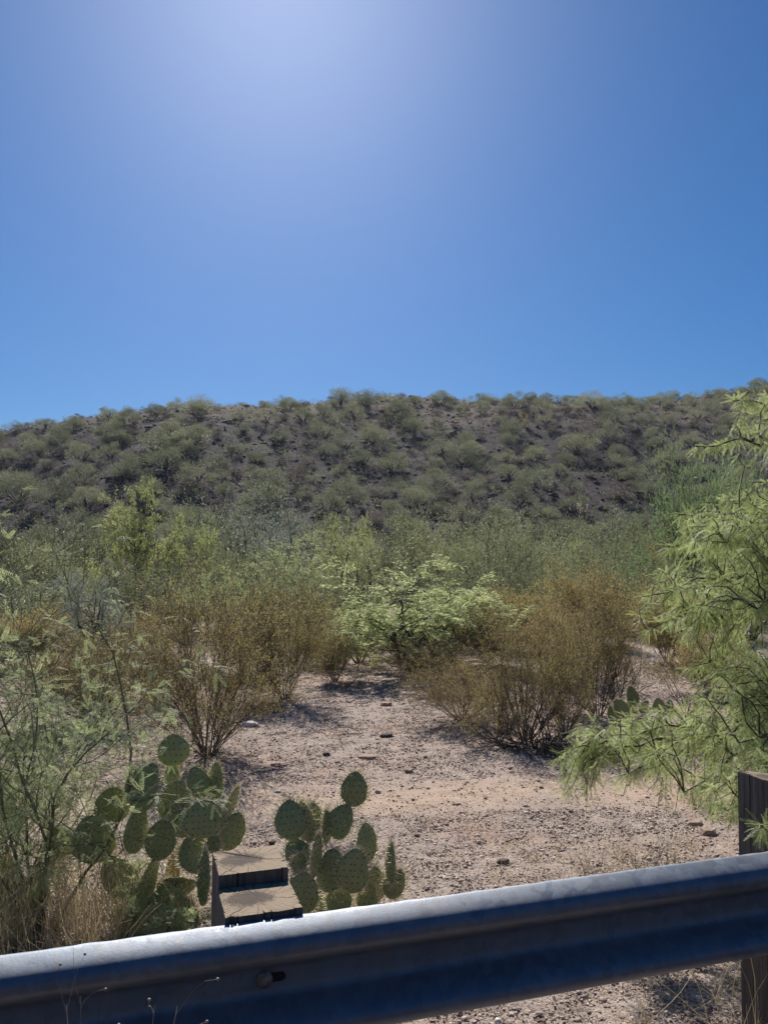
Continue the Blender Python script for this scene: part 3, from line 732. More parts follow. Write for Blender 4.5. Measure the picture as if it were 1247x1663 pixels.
def on_paths(rng, path, m, t0=0.1):
    N, n1, _ = path.shape; n = n1 - 1
    tt = rng.uniform(t0, 1, (N, m)); x = tt * n; i0 = np.minimum(x.astype(int), n - 1); f = (x - i0)[..., None]; r_ = np.arange(N)[:, None]
    p = path[r_, i0] * (1 - f) + path[r_, i0 + 1] * f; d = norm(path[r_, i0 + 1] - path[r_, i0])
    return p.reshape(-1, 3), d.reshape(-1, 3)

# near mesquite on the right: trunk outside the frame, boughs reaching in
LBY = np.array([600, 640, 690, 735, 765, 800, 830, 870, 900, 950, 1000, 1040, 1090, 1130, 1165, 1190, 1290, 1320, 1345, 1360])
LBX = np.array([1260, 1215, 1165, 1150, 1285, 1240, 1120, 1095, 1080, 1050, 1045, 1070, 1120, 1130, 1090, 925, 925, 1040, 1180, 1240])
rng = rs(123)
trunk0 = np.array((3.55, 4.9, 0.0)); trunk0[2] = float(gz(3.55, 4.9))
mt = thing('mesquite_tree', 'near mesquite with feathery drooping sprays filling the right edge', 'tree', trunk0)
wood = G(); fol = G(); boughs = []
def curve(p0, p1, sag, n, rg, wob=0.03):
    t = np.linspace(0, 1, n + 1)[:, None]; p = p0 * (1 - t) + p1 * t
    p[:, 2] += (np.sin(t[:, 0] * math.pi * 0.9)) * sag; p[:, 1] += np.sin(t[:, 0] * math.pi) * wob * 2
    wv = np.cumsum(rg.normal(0, wob, (n + 1, 3)), 0); wv -= wv[0] + (wv[-1] - wv[0]) * t; return p + wv
crown_pt = [trunk0 + np.array(v) for v in ((-0.15, -0.1, 0.9), (-0.3, 0.1, 1.4), (0.1, -0.2, 1.9), (0.2, 0.2, 2.4))]
tp = np.stack([curve(trunk0 + np.array((0, 0, -.05)), c, 0.0, 8, rng, 0.05) for c in crown_pt]); tubes(wood, tp, np.linspace(0.07, 0.04, 9)[None].repeat(4, 0), 8)
tips = [(1130, 730, 4.3), (1190, 655, 4.4), (1100, 850, 4.5), (1085, 905, 4.2), (1045, 985, 4.4), (1050, 1040, 4.0), (1115, 1100, 4.6), (1005, 1215, 4.2), (935, 1225, 4.0),
        (1020, 1260, 4.0), (1110, 1290, 3.7), (1180, 1320, 3.4), (1235, 1345, 2.75), (1200, 1210, 3.3), (1230, 1010, 3.4), (1180, 900, 3.7)]
for k, (a, b, yv) in enumerate(tips):
    p1 = at(a, b, yv); c = crown_pt[min(3, max(0, int((1300 - b) / 170)))]
    bp = curve(c, p1 + 0.0, (0.18 if b < 1150 else 0.03) if b > 760 else 0.05, 12, rng, 0.05); boughs.append(bp)
boughs = np.stack(boughs); tubes(wood, boughs, np.linspace(0.022, 0.003, 13)[None].repeat(len(tips), 0), 5)
twigs = []
bpts = boughs.reshape(-1, 3)
K = 0; 
for q_ in range(16):                                          # the drooping spray at the far left of the tree
    p0 = at(rng.uniform(950, 1010), rng.uniform(1195, 1225), 4.05); p1 = at(rng.uniform(900, 975), rng.uniform(1240, 1325), 3.9 + 0.15 * rng.normal()); twigs.append(curve(p0, p1, 0.05, 7, rng, 0.01))
while K < 600:
    b = rng.uniform(640, 1345); lb = np.interp(b, LBY, LBX); a = lb + (1330 - lb) * rng.uniform(0, 1) ** 0.9
    if a < lb + 25 and rng.uniform() < 0.5: continue
    if b < 745 and rng.uniform() < 0.80: continue
    if 745 <= b < 805 and rng.uniform() < 0.9: continue
    yv = rng.uniform(3.5, 5.2) if not (b > 1270 and a > 1150) else rng.uniform(3.0, 3.6)
    p1 = at(a, b, yv)
    if p1[2] < 0.25: continue
    d2 = ((bpts - p1) ** 2).sum(1) + np.where(bpts[:, 0] < p1[0] + 0.08, 4.0, 0); j = int(np.argmin(d2)); p0 = bpts[j]
    L = np.linalg.norm(p1 - p0)
    if L > 0.5: p0 = p1 + (p0 - p1) / L * 0.5
    twigs.append(curve(p0, p1, 0.08 + 0.05 * rng.uniform(), 7, rng, 0.02)); K += 1
twigs = np.stack(twigs); tubes(wood, twigs, np.linspace(0.0042, 0.0014, 8)[None].repeat(len(twigs), 0), 4)
V1, Q1 = pinnate(17, 0.10, 0.0100, 0.0034)
P, D = on_paths(rng, twigs, 26, 0.05); P2, D2 = on_paths(rng, boughs[:, 6:13], 120, 0.0); P = np.concatenate([P, P2]); D = np.concatenate([D, D2]); P2, D2 = on_paths(rng, boughs[:, 10:13], 60, 0.0); P = np.concatenate([P, P2]); D = np.concatenate([D, D2])
D = norm(D * 0.5 + rng.normal(0, 0.85, D.shape) + np.array((-0.15, -0.05, -0.35)))
add_pinnate(fol, rng, P, D, rng.uniform(0.3, 0.75, len(P)), V1, Q1)
wood.build('trunk', M['mesqbark'], mt, origin=trunk0); fol.build('crown', M['mesq'], mt, origin=trunk0)

# young mesquite on the left, in front of the cactus
def young(px, pyb, Yd, seed, label, H, n, tilt, leafm=6, name='young_mesquite'):
    rg = rs(seed); p = at(px, pyb, Yd); z = surf(p[0], p[1]); o = thing(name, label, 'sapling', (p[0], p[1], z), 'young mesquites by the guardrail')
    P, D = stems_start(rg, n, 0.05, tilt[0], tilt[1])
    out = grow(rg, P, D, np.full(n, H) * rg.uniform(.75, 1.1, n), np.full(n, 0.0085), [
        dict(n=11, w=0.17, up=0.03, kids=11, t0=0.22, a0=0.5, a1=1.1, lr=0.36, taper=0.3, rr=0.5),
        dict(n=6, w=0.26, up=0.03, kids=7, t0=0.15, a0=0.5, a1=1.2, lr=0.42, taper=0.4, rr=0.6),
        dict(n=4, w=0.30, up=0.0, taper=0.5)])
    a = G()
    for (q, r, _), k in zip(out, (6, 4, 3)): tubes(a, q, np.maximum(r, 0.0014), k)
    a.build('trunk', M['greentwig'], o)
    f = G(); V, Q = pinnate(10, 0.06, 0.010, 0.0038, seed=3)
    P, D = on_paths(rg, np.concatenate([out[2][0]]), leafm)
    zt = P[:, 2] / H; kp = rg.uniform(0, 1, len(P)) < np.clip(1.25 - zt * 1.15, 0.12, 1); P, D = P[kp], D[kp]
    D = norm(D * 0.6 + rg.normal(0, 0.5, D.shape)); add_pinnate(f, rg, P, D, rg.uniform(.6, 1.2, len(P)), V, Q)
    f.build('crown', M['young'], o)
young(75, 1400, 3.75, 5, 'tall airy young mesquite with pale twigs at the left edge', 1.66, 7, (0.02, 0.30), 4)
young(15, 1400, 4.1, 6, 'leafy young mesquite cut by the left edge of the photo', 1.35, 7, (0.05, 0.4), 5)
young(60, 1430, 4.15, 7, 'low leafy mesquite sprig left of the large cactus', 0.75, 4, (0.1, 0.5), 3)
young(215, 1440, 3.55, 8, 'tiny mesquite sprig over the trunk pads of the large cactus', 0.34, 2, (0.1, 0.4), 3)

# ------------------------------------------------------------------ prickly pears
def pear_mat():
    n = NT('prickly_pear_pad'); v = n.obj(); f = n.noise(9, 5, 0.6, v); f2 = n.noise(60, 3, 0.6, v); oi = n.n('ShaderNodeObjectInfo')
    c = n.ramp(n.math('ADD', n.math('MULTIPLY', f, 0.7), n.math('MULTIPLY', oi.outputs['Random'], 0.3)),
               [(0.25, (0.17, 0.21, 0.090)), (0.5, (0.26, 0.31, 0.13)), (0.75, (0.38, 0.39, 0.17))])
    c = n.mix(n.ramp(f2, [(0.66, (0,) * 3), (0.75, (0.5,) * 3)]), c, (0.24, 0.20, 0.12))
    n.principled(c, 0.5, bump=f, bs=0.25, bd=0.01, spec=0.4); return n.m
M['pear'] = pear_mat()
n = NT('dry_pear_pad'); f = n.noise(20, 5, 0.6, n.obj()); n.principled(n.ramp(f, [(0.3, (0.22, 0.15, 0.07)), (0.7, (0.48, 0.36, 0.20))]), 0.9, bump=f, bs=0.6); M['deadpear'] = n.m
n = NT('areole'); n.principled((0.05, 0.032, 0.02), 0.9); M['areole'] = n.m
n = NT('cactus_spine'); n.principled((0.80, 0.70, 0.48), 0.5); M['spine'] = n.m

def pad(parent, base, tip, wid, rg, origin, dead=False, spin=1.0, sgn=None, dl=None):
    a = tip - base; Ln = np.linalg.norm(a); a = a / Ln
    wt = max(wid, 0.70 * Ln); yaw = math.acos(min(1, wid / wt)) * (sgn if sgn else rg.choice((-1, 1)))
    view = norm(np.array((0, 0, CAMZ)) - base); nn = norm(view - (view @ a) * a); s0 = np.cross(a, nn)
    s = s0 * math.cos(yaw) + nn * math.sin(yaw); nr = np.cross(s, a)
    th = 0.016 + 0.06 * wt
    nt_, nk = 16, 20
    t = np.linspace(0, 1, nt_ + 1); tt = 0.5 - 0.5 * np.cos(t * math.pi)
    prof = np.clip(np.sin(math.pi * tt ** 0.80), 0, 1) ** 0.55 * (0.86 + 0.14 * tt)
    prof[0] = 0.20; prof[-1] = 0.02
    an = np.arange(nk) * 2 * math.pi / nk
    cs, sn = np.cos(an), np.sin(an)
    asy = rg.normal(0, 0.05); bend = rg.normal(0, 0.05)
    ph = rg.uniform(0, 6.28)
    lump = 1 + 0.025 * np.sin(tt * 19 + ph)
    hw = prof * wt / 2 / prof.max() * lump; ht = th / 2 * np.clip(prof, 0.1, 1) ** 0.7
    def P(x, ti, zz): return base + a * (ti * Ln) + s * (x + asy * Ln * math.sin(math.pi * ti)) + nr * (zz + bend * Ln * ti * ti)
    V = np.array([[P(hw[i] * cs[j], tt[i], ht[i] * sn[j]) for j in range(nk)] for i in range(nt_ + 1)])
    idx = np.arange((nt_ + 1) * nk).reshape(nt_ + 1, nk); nx = np.roll(idx, -1, 1)
    Q = np.stack([idx[:-1], nx[:-1], nx[1:], idx[1:]], -1).reshape(-1, 4)
    g = G(); g.add(V.reshape(-1, 3), quads=Q)
    top = len(V.reshape(-1, 3)); g.add([P(0, 1.005, 0)], None); g.t.append(np.array([(idx[-1, j], nx[-1, j], top) for j in range(nk)]))
    # areoles and spines
    ar = G(); spn = []; step = 0.027; npad = len(Q) + nk
    rows_ = int(Ln / step)
    for r_ in range(1, rows_ + 1):
        ti = (r_ - 0.2) / (rows_ + 0.3); w_ = float(np.interp(ti, tt, hw)); h_ = float(np.interp(ti, tt, ht))
        m = max(1, int(w_ * 2 / step))
        for c_ in range(m + 1):
            x = (c_ + 0.5 * (r_ % 2) - m / 2) * step + rg.normal(0, 0.002)
            if abs(x) > w_ * 0.93: continue
            zz = h_ * math.sqrt(max(0, 1 - (x / w_) ** 2))
            for e in (1, -1):
                p = P(x, ti, e * zz); ar_s = 0.0036
                ar.add(p + (IV * ar_s), tris=IT)
                if rg.uniform() < 0.55 * spin:
                    for q in range(rg.integers(1, 3)):
                        d = norm(nr * e * 1.0 + rg.normal(0, 0.55, 3) + np.array((0, 0, -0.25))); spn.append((p, p + d * rg.uniform(0.018, 0.045)))
    for i in range(2, nt_ + 1):
        for e in (1, -1):
            p = P(hw[i] * e * 0.98, tt[i], 0)
            for q in range(6):
                d = norm(s * e + a * (0.2 + tt[i]) + rg.normal(0, 0.5, 3)); spn.append((p, p + d * rg.uniform(0.012, 0.038) * (0.5 + 0.5 * spin)))
    nf0 = sum(len(q) for q in g.q) ; nt0 = nk
    if not dead and ar.v: g.add(np.concatenate(ar.v), tris=np.concatenate(ar.t))
    sp = G(); tubes(sp, np.array(spn), np.array([(0.0015, 0.0005)]).repeat(len(spn), 0), 3)
    g.add(np.concatenate(sp.v), quads=np.concatenate(sp.q))
    po = g.build('pad', M['deadpear' if dead else 'pear'], parent, smooth=True, origin=origin)
    po.data.materials.append(M['areole']); po.data.materials.append(M['spine'])
    nq = sum(len(q) for q in g.q); mi = np.zeros(len(po.data.polygons), np.int32)
    mi[nf0:nq] = 2; mi[nq + nt0:] = 1
    po.data.polygons.foreach_set('material_index', mi)
    if dead: po['label'] = 'dried tan pad'

def cactus(label, pads, crop, Yd, bpx, seed, spin=1.0, group='prickly pear cacti'):
    rg = rs(seed); ox, oy, sc_ = crop
    b = at(bpx[0], bpx[1], Yd); z = float(gz(b[0], b[1])); org = np.array((b[0], b[1], z))
    o = thing('prickly_pear', label, 'cactus', org, group)
    for pd in pads:
        x0, y0, x1, y1, wd, dy = pd[:6]; dead = len(pd) > 6
        Y0 = Yd + dy; Y1 = Y0 + rg.normal(0, 0.02)
        p0 = at(ox + x0 / sc_, oy + y0 / sc_, Y0); p1 = at(ox + x1 / sc_, oy + y1 / sc_, Y1)
        pad(o, p0, p1, 1.06 * wd / sc_ / F * Y0, rg, org, dead, spin)
    return o
C6 = (0, 1160, 2.494); C7 = (300, 1160, 2.494); C5 = (827, 850, 2.969)
cactus('large prickly pear clump left of the guardrail block with one pad raised highest', [
 (700, 210, 705, 80, 118, 0.12), (697, 285, 697, 200, 50, 0.12), (565, 395, 618, 200, 120, -0.10), (435, 445, 472, 288, 128, 0.05), (425, 590, 350, 415, 150, -0.02),
 (555, 560, 565, 370, 85, -0.05), (640, 592, 660, 425, 112, -0.03), (692, 448, 735, 268, 118, 0.05), (838, 338, 780, 215, 85, 0.08), (868, 350, 886, 193, 58, 0.1),
 (908, 440, 960, 288, 36, 0.02), (828, 503, 825, 345, 152, -0.06), (735, 500, 740, 385, 100, 0.03), (912, 552, 970, 398, 98, 0.0), (805, 645, 785, 475, 105, 0.0),
 (870, 565, 862, 480, 48, -0.04), (815, 770, 832, 555, 42, -0.12), (545, 720, 425, 590, 120, 0.02), (590, 780, 622, 570, 65, 0.03), (680, 860, 678, 690, 150, 0.02),
 (635, 705, 798, 690, 70, 0.08), (560, 900, 556, 690, 105, 0.04), (540, 915, 540, 848, 85, -0.15), (650, 910, 650, 820, 95, -0.05), (290, 560, 215, 470, 95, 0.1),
 (690, 690, 712, 540, 50, 0.2, 1), (845, 560, 870, 480, 60, 0.08), (780, 880, 770, 740, 60, 0.05)], C6, 3.85, (230, 1520), 1, 1.0)
cactus('prickly pear clump right of the guardrail block with a lone pad high on its right', [
 (440, 508, 422, 350, 118, 0.0), (528, 478, 517, 357, 68, 0.04), (503, 520, 465, 355, 62, 0.06), (684, 374, 692, 236, 100, 0.05), (612, 505, 662, 365, 98, 0.03),
 (580, 520, 576, 392, 38, 0.05), (742, 605, 735, 440, 76, 0.06), (480, 610, 428, 508, 92, 0.0), (530, 655, 545, 488, 34, -0.04), (572, 720, 605, 540, 112, -0.02),
 (680, 725, 692, 545, 116, -0.05), (478, 810, 486, 640, 128, -0.08), (825, 690, 836, 520, 34, 0.02), (826, 745, 874, 628, 78, 0.0), (780, 760, 765, 615, 74, 0.05),
 (625, 810, 625, 690, 95, 0.0), (735, 810, 742, 680, 75, 0.02), (466, 645, 466, 560, 52, -0.04), (560, 860, 560, 740, 100, 0.05), (650, 860, 660, 760, 110, 0.08), (440, 860, 450, 760, 80, 0.03)], C7, 3.75, (540, 1520), 2, 1.3)
cactus('low dark prickly pear at the left edge in straw-coloured grass', [
 (60, 710, 32, 578, 58, 0), (35, 800, 8, 680, 75, 0.03), (90, 810, 98, 668, 80, 0.05), (150, 830, 160, 700, 75, 0.1), (-20, 640, -30, 520, 90, 0.1), (20, 880, 40, 790, 80, 0.02), (120, 880, 120, 800, 90, 0.05), (-30, 800, -50, 650, 90, 0)], C6, 3.95, (30, 1510), 3, 0.7)
cactus('small distant prickly pear below the leafless dark shrub', [
 (590, 885, 585, 783, 55, 0), (565, 930, 508, 850, 62, 0), (595, 965, 570, 868, 72, 0.05), (640, 925, 660, 853, 36, 0), (742, 928, 710, 843, 58, 0.03), (772, 930, 774, 850, 36, 0.05),
 (650, 1000, 640, 930, 85, 0), (730, 990, 745, 920, 50, 0.05), (580, 1020, 590, 950, 90, 0.0), (680, 1040, 690, 970, 90, 0.05), (620, 1060, 620, 990, 100, 0.02), (520, 960, 480, 880, 50, 0.1)], C5, 7.7, (1045, 1210), 4, 0.4)

# ------------------------------------------------------------------ guardrail
def wood_mats():
    n = NT('weathered_post_side'); v = n.obj((14, 14, 1.2)); f = n.noise(3, 6, 0.65, v, 0.4); f2 = n.noise(12, 4, 0.7, v)
    c = n.ramp(f, [(0.3, (0.06, 0.048, 0.04)), (0.55, (0.14, 0.118, 0.10)), (0.75, (0.22, 0.19, 0.16))])
    c = n.mix(n.ramp(f2, [(0.30, (0.9,) * 3), (0.42, (0,) * 3)]), c, (0.035, 0.028, 0.022))
    n.principled(c, 0.85, bump=n.math('ADD', f, f2), bs=0.7, bd=0.006); M['wood'] = n.m
    n = NT('weathered_end_grain'); tc = n.n('ShaderNodeTexCoord'); mp = n.n('ShaderNodeMapping'); n.l(tc.outputs['Object'], mp.inputs[0])
    d = n.noise(18, 3, 0.6, mp.outputs[0])
    wv = n.n('ShaderNodeTexWave', wave_type='RINGS', rings_direction='Z'); wv.inputs['Scale'].default_value = 42; wv.inputs['Distortion'].default_value = 3.5; wv.inputs['Detail'].default_value = 3
    n.l(mp.outputs[0], wv.inputs[0])
    g_ = n.n('ShaderNodeTexGradient', gradient_type='SPHERICAL'); mp2 = n.n('ShaderNodeMapping'); mp2.inputs['Scale'].default_value = (10, 13, 0.0); mp2.inputs['Location'].default_value = (0.25, -0.1, 0); n.l(tc.outputs['Object'], mp2.inputs[0]); n.l(mp2.outputs[0], g_.inputs[0])
    c = n.mix(n.ramp(wv.outputs['Fac'], [(0.15, (0.42,) * 3), (0.75, (0,) * 3)]), (0.30, 0.225, 0.145), (0.12, 0.085, 0.055))
    # radial checks: noise over angle
    sx = n.n('ShaderNodeSeparateXYZ'); n.l(mp.outputs[0], sx.inputs[0]); ang = n.math('ARCTAN2', n.math('ADD', sx.outputs[1], 0.0), sx.outputs[0])
    nn = n.n('ShaderNodeTexNoise', noise_dimensions='1D'); nn.inputs['Scale'].default_value = 7; nn.inputs['Detail'].default_value = 4; nn.inputs['Roughness'].default_value = 0.8
    n.l(n.math('ADD', ang, n.math('MULTIPLY', d, 0.35)), nn.inputs['W'])
    ck = n.ramp(nn.outputs['Fac'], [(0.37, (1,) * 3), (0.42, (0,) * 3)])
    c = n.mix(ck, c, (0.07, 0.05, 0.035))
    st = n.ramp(n.math('ADD', g_.outputs['Fac'], n.math('MULTIPLY', n.math('SUBTRACT', n.noise(45, 5, 0.7, mp.outputs[0]), 0.5), 1.3)), [(0.18, (0,) * 3), (0.50, (0.95,) * 3)])
    c = n.mix(st, c, (0.06, 0.04, 0.028))
    n.principled(c, 0.9, bump=n.math('SUBTRACT', n.math('MULTIPLY', wv.outputs['Fac'], 0.3), ck), bs=0.6, bd=0.004); M['endgrain'] = n.m
wood_mats()
def galv():
    n = NT('galvanised_steel'); v = n.obj()
    vo = n.n('ShaderNodeTexVoronoi'); vo.inputs['Scale'].default_value = 34; n.l(n.obj((1, 1, 1)), vo.inputs['Vector'])
    sx = n.n('ShaderNodeSeparateColor'); n.l(vo.outputs['Color'], sx.inputs[0]); sp = sx.outputs[0]
    drip = n.noise(1.0, 4, 0.65, n.obj((42, 6, 1.2))); dirt = n.noise(5, 5, 0.7, v); fine = n.noise(140, 3, 0.7, v)
    c = n.mix(n.math('MULTIPLY', sp, 0.7), (0.125, 0.15, 0.19), (0.205, 0.235, 0.28))
    c = n.mix(n.ramp(dirt, [(0.45, (0,) * 3), (0.75, (0.45,) * 3)]), c, (0.25, 0.23, 0.215))
    c = n.mix(n.ramp(drip, [(0.32, (0.45,) * 3), (0.50, (0,) * 3)]), c, (0.16, 0.15, 0.145))
    r = n.math('ADD', n.math('MULTIPLY', sp, 0.12), n.math('ADD', n.math('MULTIPLY', fine, 0.14), 0.42))
    n.principled(c, r, 0.5, bump=n.math('ADD', n.math('MULTIPLY', fine, 0.4), dirt), bs=0.14, bd=0.006); return n.m
M['galv'] = galv()
n = NT('rusty_bolt'); f = n.noise(60, 4, 0.6, n.obj()); n.principled(n.ramp(f, [(0.3, (0.14, 0.10, 0.08)), (0.7, (0.34, 0.28, 0.25))]), 0.6, 0.5, bump=f); M['bolt'] = n.m
n = NT('painted_slot_shade'); n.principled((0.015, 0.013, 0.012), 0.9); M['slot_shade'] = n.m  # near-black colour stands in for the shade inside the open bolt slot

RL0 = np.array((-0.917, 1.92)); RL1 = np.array((1.27, 2.62)); rd = norm(RL1 - RL0); rn = np.array((rd[1], -rd[0]))   # rn points to the camera
YAW = math.atan2(rd[1], rd[0])
ZT = 0.75
gr = thing('guardrail', 'galvanised steel guardrail on wooden posts crossing the bottom of the photo', 'guardrail', (RL0[0], RL0[1], 0))
gr.rotation_euler = (0, 0, YAW)                              # local: x along the rail, y away from the camera
def wbeam():
    pr = [(0.000, -0.006), (0.002, 0.0), (0.012, -0.002), (0.034, -0.009), (0.058, -0.019), (0.073, -0.030), (0.081, -0.044), (0.082, -0.059), (0.076, -0.074), (0.058, -0.088), (0.035, -0.102), (0.014, -0.114), (0.004, -0.124), (0.001, -0.136), (0.001, -0.156)]
    pr = pr + [(d, -0.312 - z) for d, z in pr[-2::-1]]
    pr = np.array(pr); out = []
    for i in range(len(pr) - 1):
        for t in (0, .25, .5, .75): out.append(pr[i] * (1 - t) + pr[i + 1] * t)
    out.append(pr[-1]); pr = np.array(out); pr = np.array([pr[max(0, i - 3):i + 4].mean(0) for i in range(len(pr))])
    return pr
pr = wbeam(); xs = np.arange(-3.2, 6.2, 0.03); rg = rs(3)
th = 0.0028; nx_, npr = len(xs), len(pr)
tan = np.gradient(pr, axis=0); nrm = norm(np.stack([tan[:, 1], -tan[:, 0]], -1)); nrm[nrm[:, 0] < -0.95] *= 1
back = pr - np.abs(th) * np.stack([np.abs(nrm[:, 0]), np.zeros(npr)], -1) - np.stack([np.full(npr, 0.0015), np.zeros(npr)], -1)
loop = np.concatenate([pr, back[::-1]]); nl = len(loop)
XX = np.repeat(xs[:, None], nl, 1); dent = 0.0022 * fbm(XX * 3, np.arange(nl)[None] * 0.05 + XX * 0, 3, 8)
edge = np.zeros(nl); edge[:5] = 1; edge[-5:] = 1
jag = edge[None] * 0.0016 * (np.sin(XX * 97) * 0 + (vnoise(XX * 60, XX * 0, 2) - 0.5) * 2)
V = np.stack([XX, -(loop[None, :, 0] + dent), ZT + loop[None, :, 1] + 0 * XX + jag], -1)
idx = np.arange(nx_ * nl).reshape(nx_, nl); nxi = np.roll(idx, -1, 1)
g = G(); g.add(V.reshape(-1, 3), quads=np.stack([idx[:-1], idx[1:], nxi[1:], nxi[:-1]], -1).reshape(-1, 4))
g.build('rail', M['galv'], gr, smooth=True)

def post(name, cx, cy0, wdt, dep, ztop, zbot, seed, lean=0.0, notches=True, slope=0.0):
    """square timber with check cracks cut into its edge; local rail coordinates, cy0 = near face"""
    rg = rs(seed); hw = wdt / 2; hd = dep / 2; out = []
    def side(p, q, n, depth, inward):
        p = np.array(p); q = np.array(q); L = np.linalg.norm(q - p); t = 0.0; pts = [p]
        ts = np.sort(rg.uniform(0.04, 0.96, n))
        for k in range(n):
            if k and ts[k] - ts[k - 1] < 0.035: continue
            dpt = depth * rg.uniform(0.3, 1.2); wv = rg.uniform(0.001, 0.0055) / L
            c = p + (q - p) * ts[k]; sl = rg.normal(0, 0.15)
            pts += [c - (q - p) * wv * 0.5, c + np.array(inward) * dpt + (q - p) * sl * 0.05, c + (q - p) * wv * 0.5]
        return pts
    k = 10 if notches else 4
    out += side((-hw, -hd), (hw, -hd), k, 0.022, (0, 1)); out += side((hw, -hd), (hw, hd), 4, 0.012, (-1, 0))
    out += side((hw, hd), (-hw, hd), 4, 0.012, (0, -1)); out += side((-hw, hd), (-hw, -hd), 4, 0.012, (1, 0))
    out = np.array(out); n = len(out)
    rings = []; zs = [zbot, (zbot + ztop) / 2, ztop - 0.02, ztop - 0.003, ztop]; sc_ = [1, 1, 1, 1, 0.985]
    for z, s in zip(zs, sc_):
        zz = z + (rg.normal(0, 0.0015, n) if z > ztop - 0.01 else 0) + slope * out[:, 0] * (z > zbot)
        rings.append(np.stack([out[:, 0] * s, out[:, 1] * s, np.broadcast_to(zz, n)], -1))
    V = np.concatenate(rings); me = bpy.data.meshes.new(name)
    faces = []
    for r in range(len(zs) - 1):
        for i in range(n):
            j = (i + 1) % n; faces.append((r * n + i, r * n + j, (r + 1) * n + j, (r + 1) * n + i))
    cap = tuple((len(zs) - 1) * n + i for i in range(n)); faces.append(cap); faces.append(tuple(range(n - 1, -1, -1)))
    V[:, 2] -= ztop
    me.from_pydata([tuple(map(float, v)) for v in V], [], faces); me.update()
    me.materials.append(M['wood']); me.materials.append(M['endgrain'])
    for p_ in me.polygons[-2:]: p_.material_index = 1
    o = bpy.data.objects.new(name, me); COL.objects.link(o); o.parent = gr
    o.location = (cx, cy0 + hd, ztop); o.rotation_euler = (0, lean, 0); return o
def rail_s(px, py, z):                                       # rail-local coordinates of the pixel's ray at height z
    r = ray(px, py); s = (z - CAMZ) / r[2]; p = np.array((r[0] * s, r[1] * s)) - RL0
    return p @ rd, -(p @ rn)
ZB = ZT + 0.014
print('block corners', [tuple(np.round(rail_s(*c, ZB), 3)) for c in ((357, 1437), (471, 1428), (488, 1477), (373, 1496))])
print('post corners', [tuple(np.round(rail_s(*c, ZT + 0.07), 3)) for c in ((345, 1384), (457, 1380), (472, 1413), (349, 1423))])
print('post2', [tuple(np.round(rail_s(*c, zz), 3)) for c in ((1202, 1282),) for zz in (ZT + 0.1, ZT + 0.15, ZT + 0.2, ZT + .25)])
bx = (rail_s(373, 1496, ZB)[0] + rail_s(488, 1477, ZB)[0]) / 2
post('block', bx, 0.003, 0.205, 0.195, ZB, ZT - 0.33, 11)
post('post', bx, 0.201, 0.200, 0.195, ZT + 0.050, -0.25, 12, notches=False)
p2 = bx + 1.938
post('block', p2 + 0.02, 0.003, 0.20, 0.12, ZT - 0.02, ZT - 0.33, 13)
post('post', p2, 0.126, 0.20, 0.20, ZT + 0.155, -0.25, 14, lean=math.radians(1.5), notches=False, slope=-0.1)

import bmesh
def bolt(x):
    bm = bmesh.new(); bmesh.ops.create_uvsphere(bm, u_segments=20, v_segments=10, radius=0.023)
    for v in bm.verts: v.co.y *= 0.45
    me = bpy.data.meshes.new('bolt'); bm.to_mesh(me); bm.free(); me.materials.append(M['bolt'])
    for p in me.polygons: p.use_smooth = True
    o = bpy.data.objects.new('bolt', me); COL.objects.link(o); o.parent = gr; o.location = (x, -0.004, ZT - 0.152)
    bm = bmesh.new(); c = []
    for k in range(24):
        a = k / 24 * 2 * math.pi; c.append(bm.verts.new((0.027 * (1 if math.cos(a) > 0 else -1) + 0.011 * math.cos(a), 0, 0.011 * math.sin(a))))
    f_ = bm.faces.new(c); r_ = bmesh.ops.extrude_face_region(bm, geom=[f_])
    for v in [q for q in r_['geom'] if isinstance(q, bmesh.types.BMVert)]: v.co.y += 0.002
    bmesh.ops.recalc_face_normals(bm, faces=bm.faces)
    me = bpy.data.meshes.new('slot_shade'); bm.to_mesh(me); bm.free(); me.materials.append(M['slot_shade'])  # thin dark plate painted as the slot's shade, no hole is cut
    o2 = bpy.data.objects.new('slot_shade', me); COL.objects.link(o2); o2.parent = gr; o2.location = (x + 0.018, -0.0048, ZT - 0.150)
bolt(bx + 0.0)

# ------------------------------------------------------------------ dry grass, twig litter, stalks
rng = rs(321)
def blades(g, rng, C, n, L0, L1, lean, r=0.0011, k=3):
    N = len(C) * n; P = np.repeat(C, n, 0) + rng.normal(0, 0.03, (N, 3)) * (1, 1, 0); P[:, 2] = gz(P[:, 0], P[:, 1]) - 0.01
    a = rng.uniform(0, 6.28, N); t = rng.uniform(0.02, lean, N); D = np.stack([np.sin(t) * np.cos(a), np.sin(t) * np.sin(a), np.cos(t)], -1)
    out = grow(rng, P, D, rng.uniform(L0, L1, N), np.full(N, r), [dict(n=6, w=0.13, up=-0.06, taper=0.4)])
    tubes(g, out[0][0], out[0][1], k, tone=rng.uniform(0, 1, N))
g = G()
C = np.stack([rng.uniform(-2.1, -1.15, 55), rng.uniform(3.2, 4.0, 55), np.zeros(55)], -1); blades(g, rng, C, 20, 0.18, 0.5, 0.5, 0.0016)
C = np.stack([rng.uniform(-1.1, -0.7, 7), rng.uniform(3.6, 4.3, 7), np.zeros(7)], -1); blades(g, rng, C, 14, 0.12, 0.38, 0.6)
C = np.stack([rng.uniform(-0.7, 0.25, 14), rng.uniform(3.4, 4.1, 14), np.zeros(14)], -1); blades(g, rng, C, 8, 0.08, 0.25, 0.8)
C = np.stack([rng.uniform(0.9, 1.9, 26), rng.uniform(2.5, 3.6, 26), np.zeros(26)], -1); blades(g, rng, C, 9, 0.1, 0.42, 1.1)
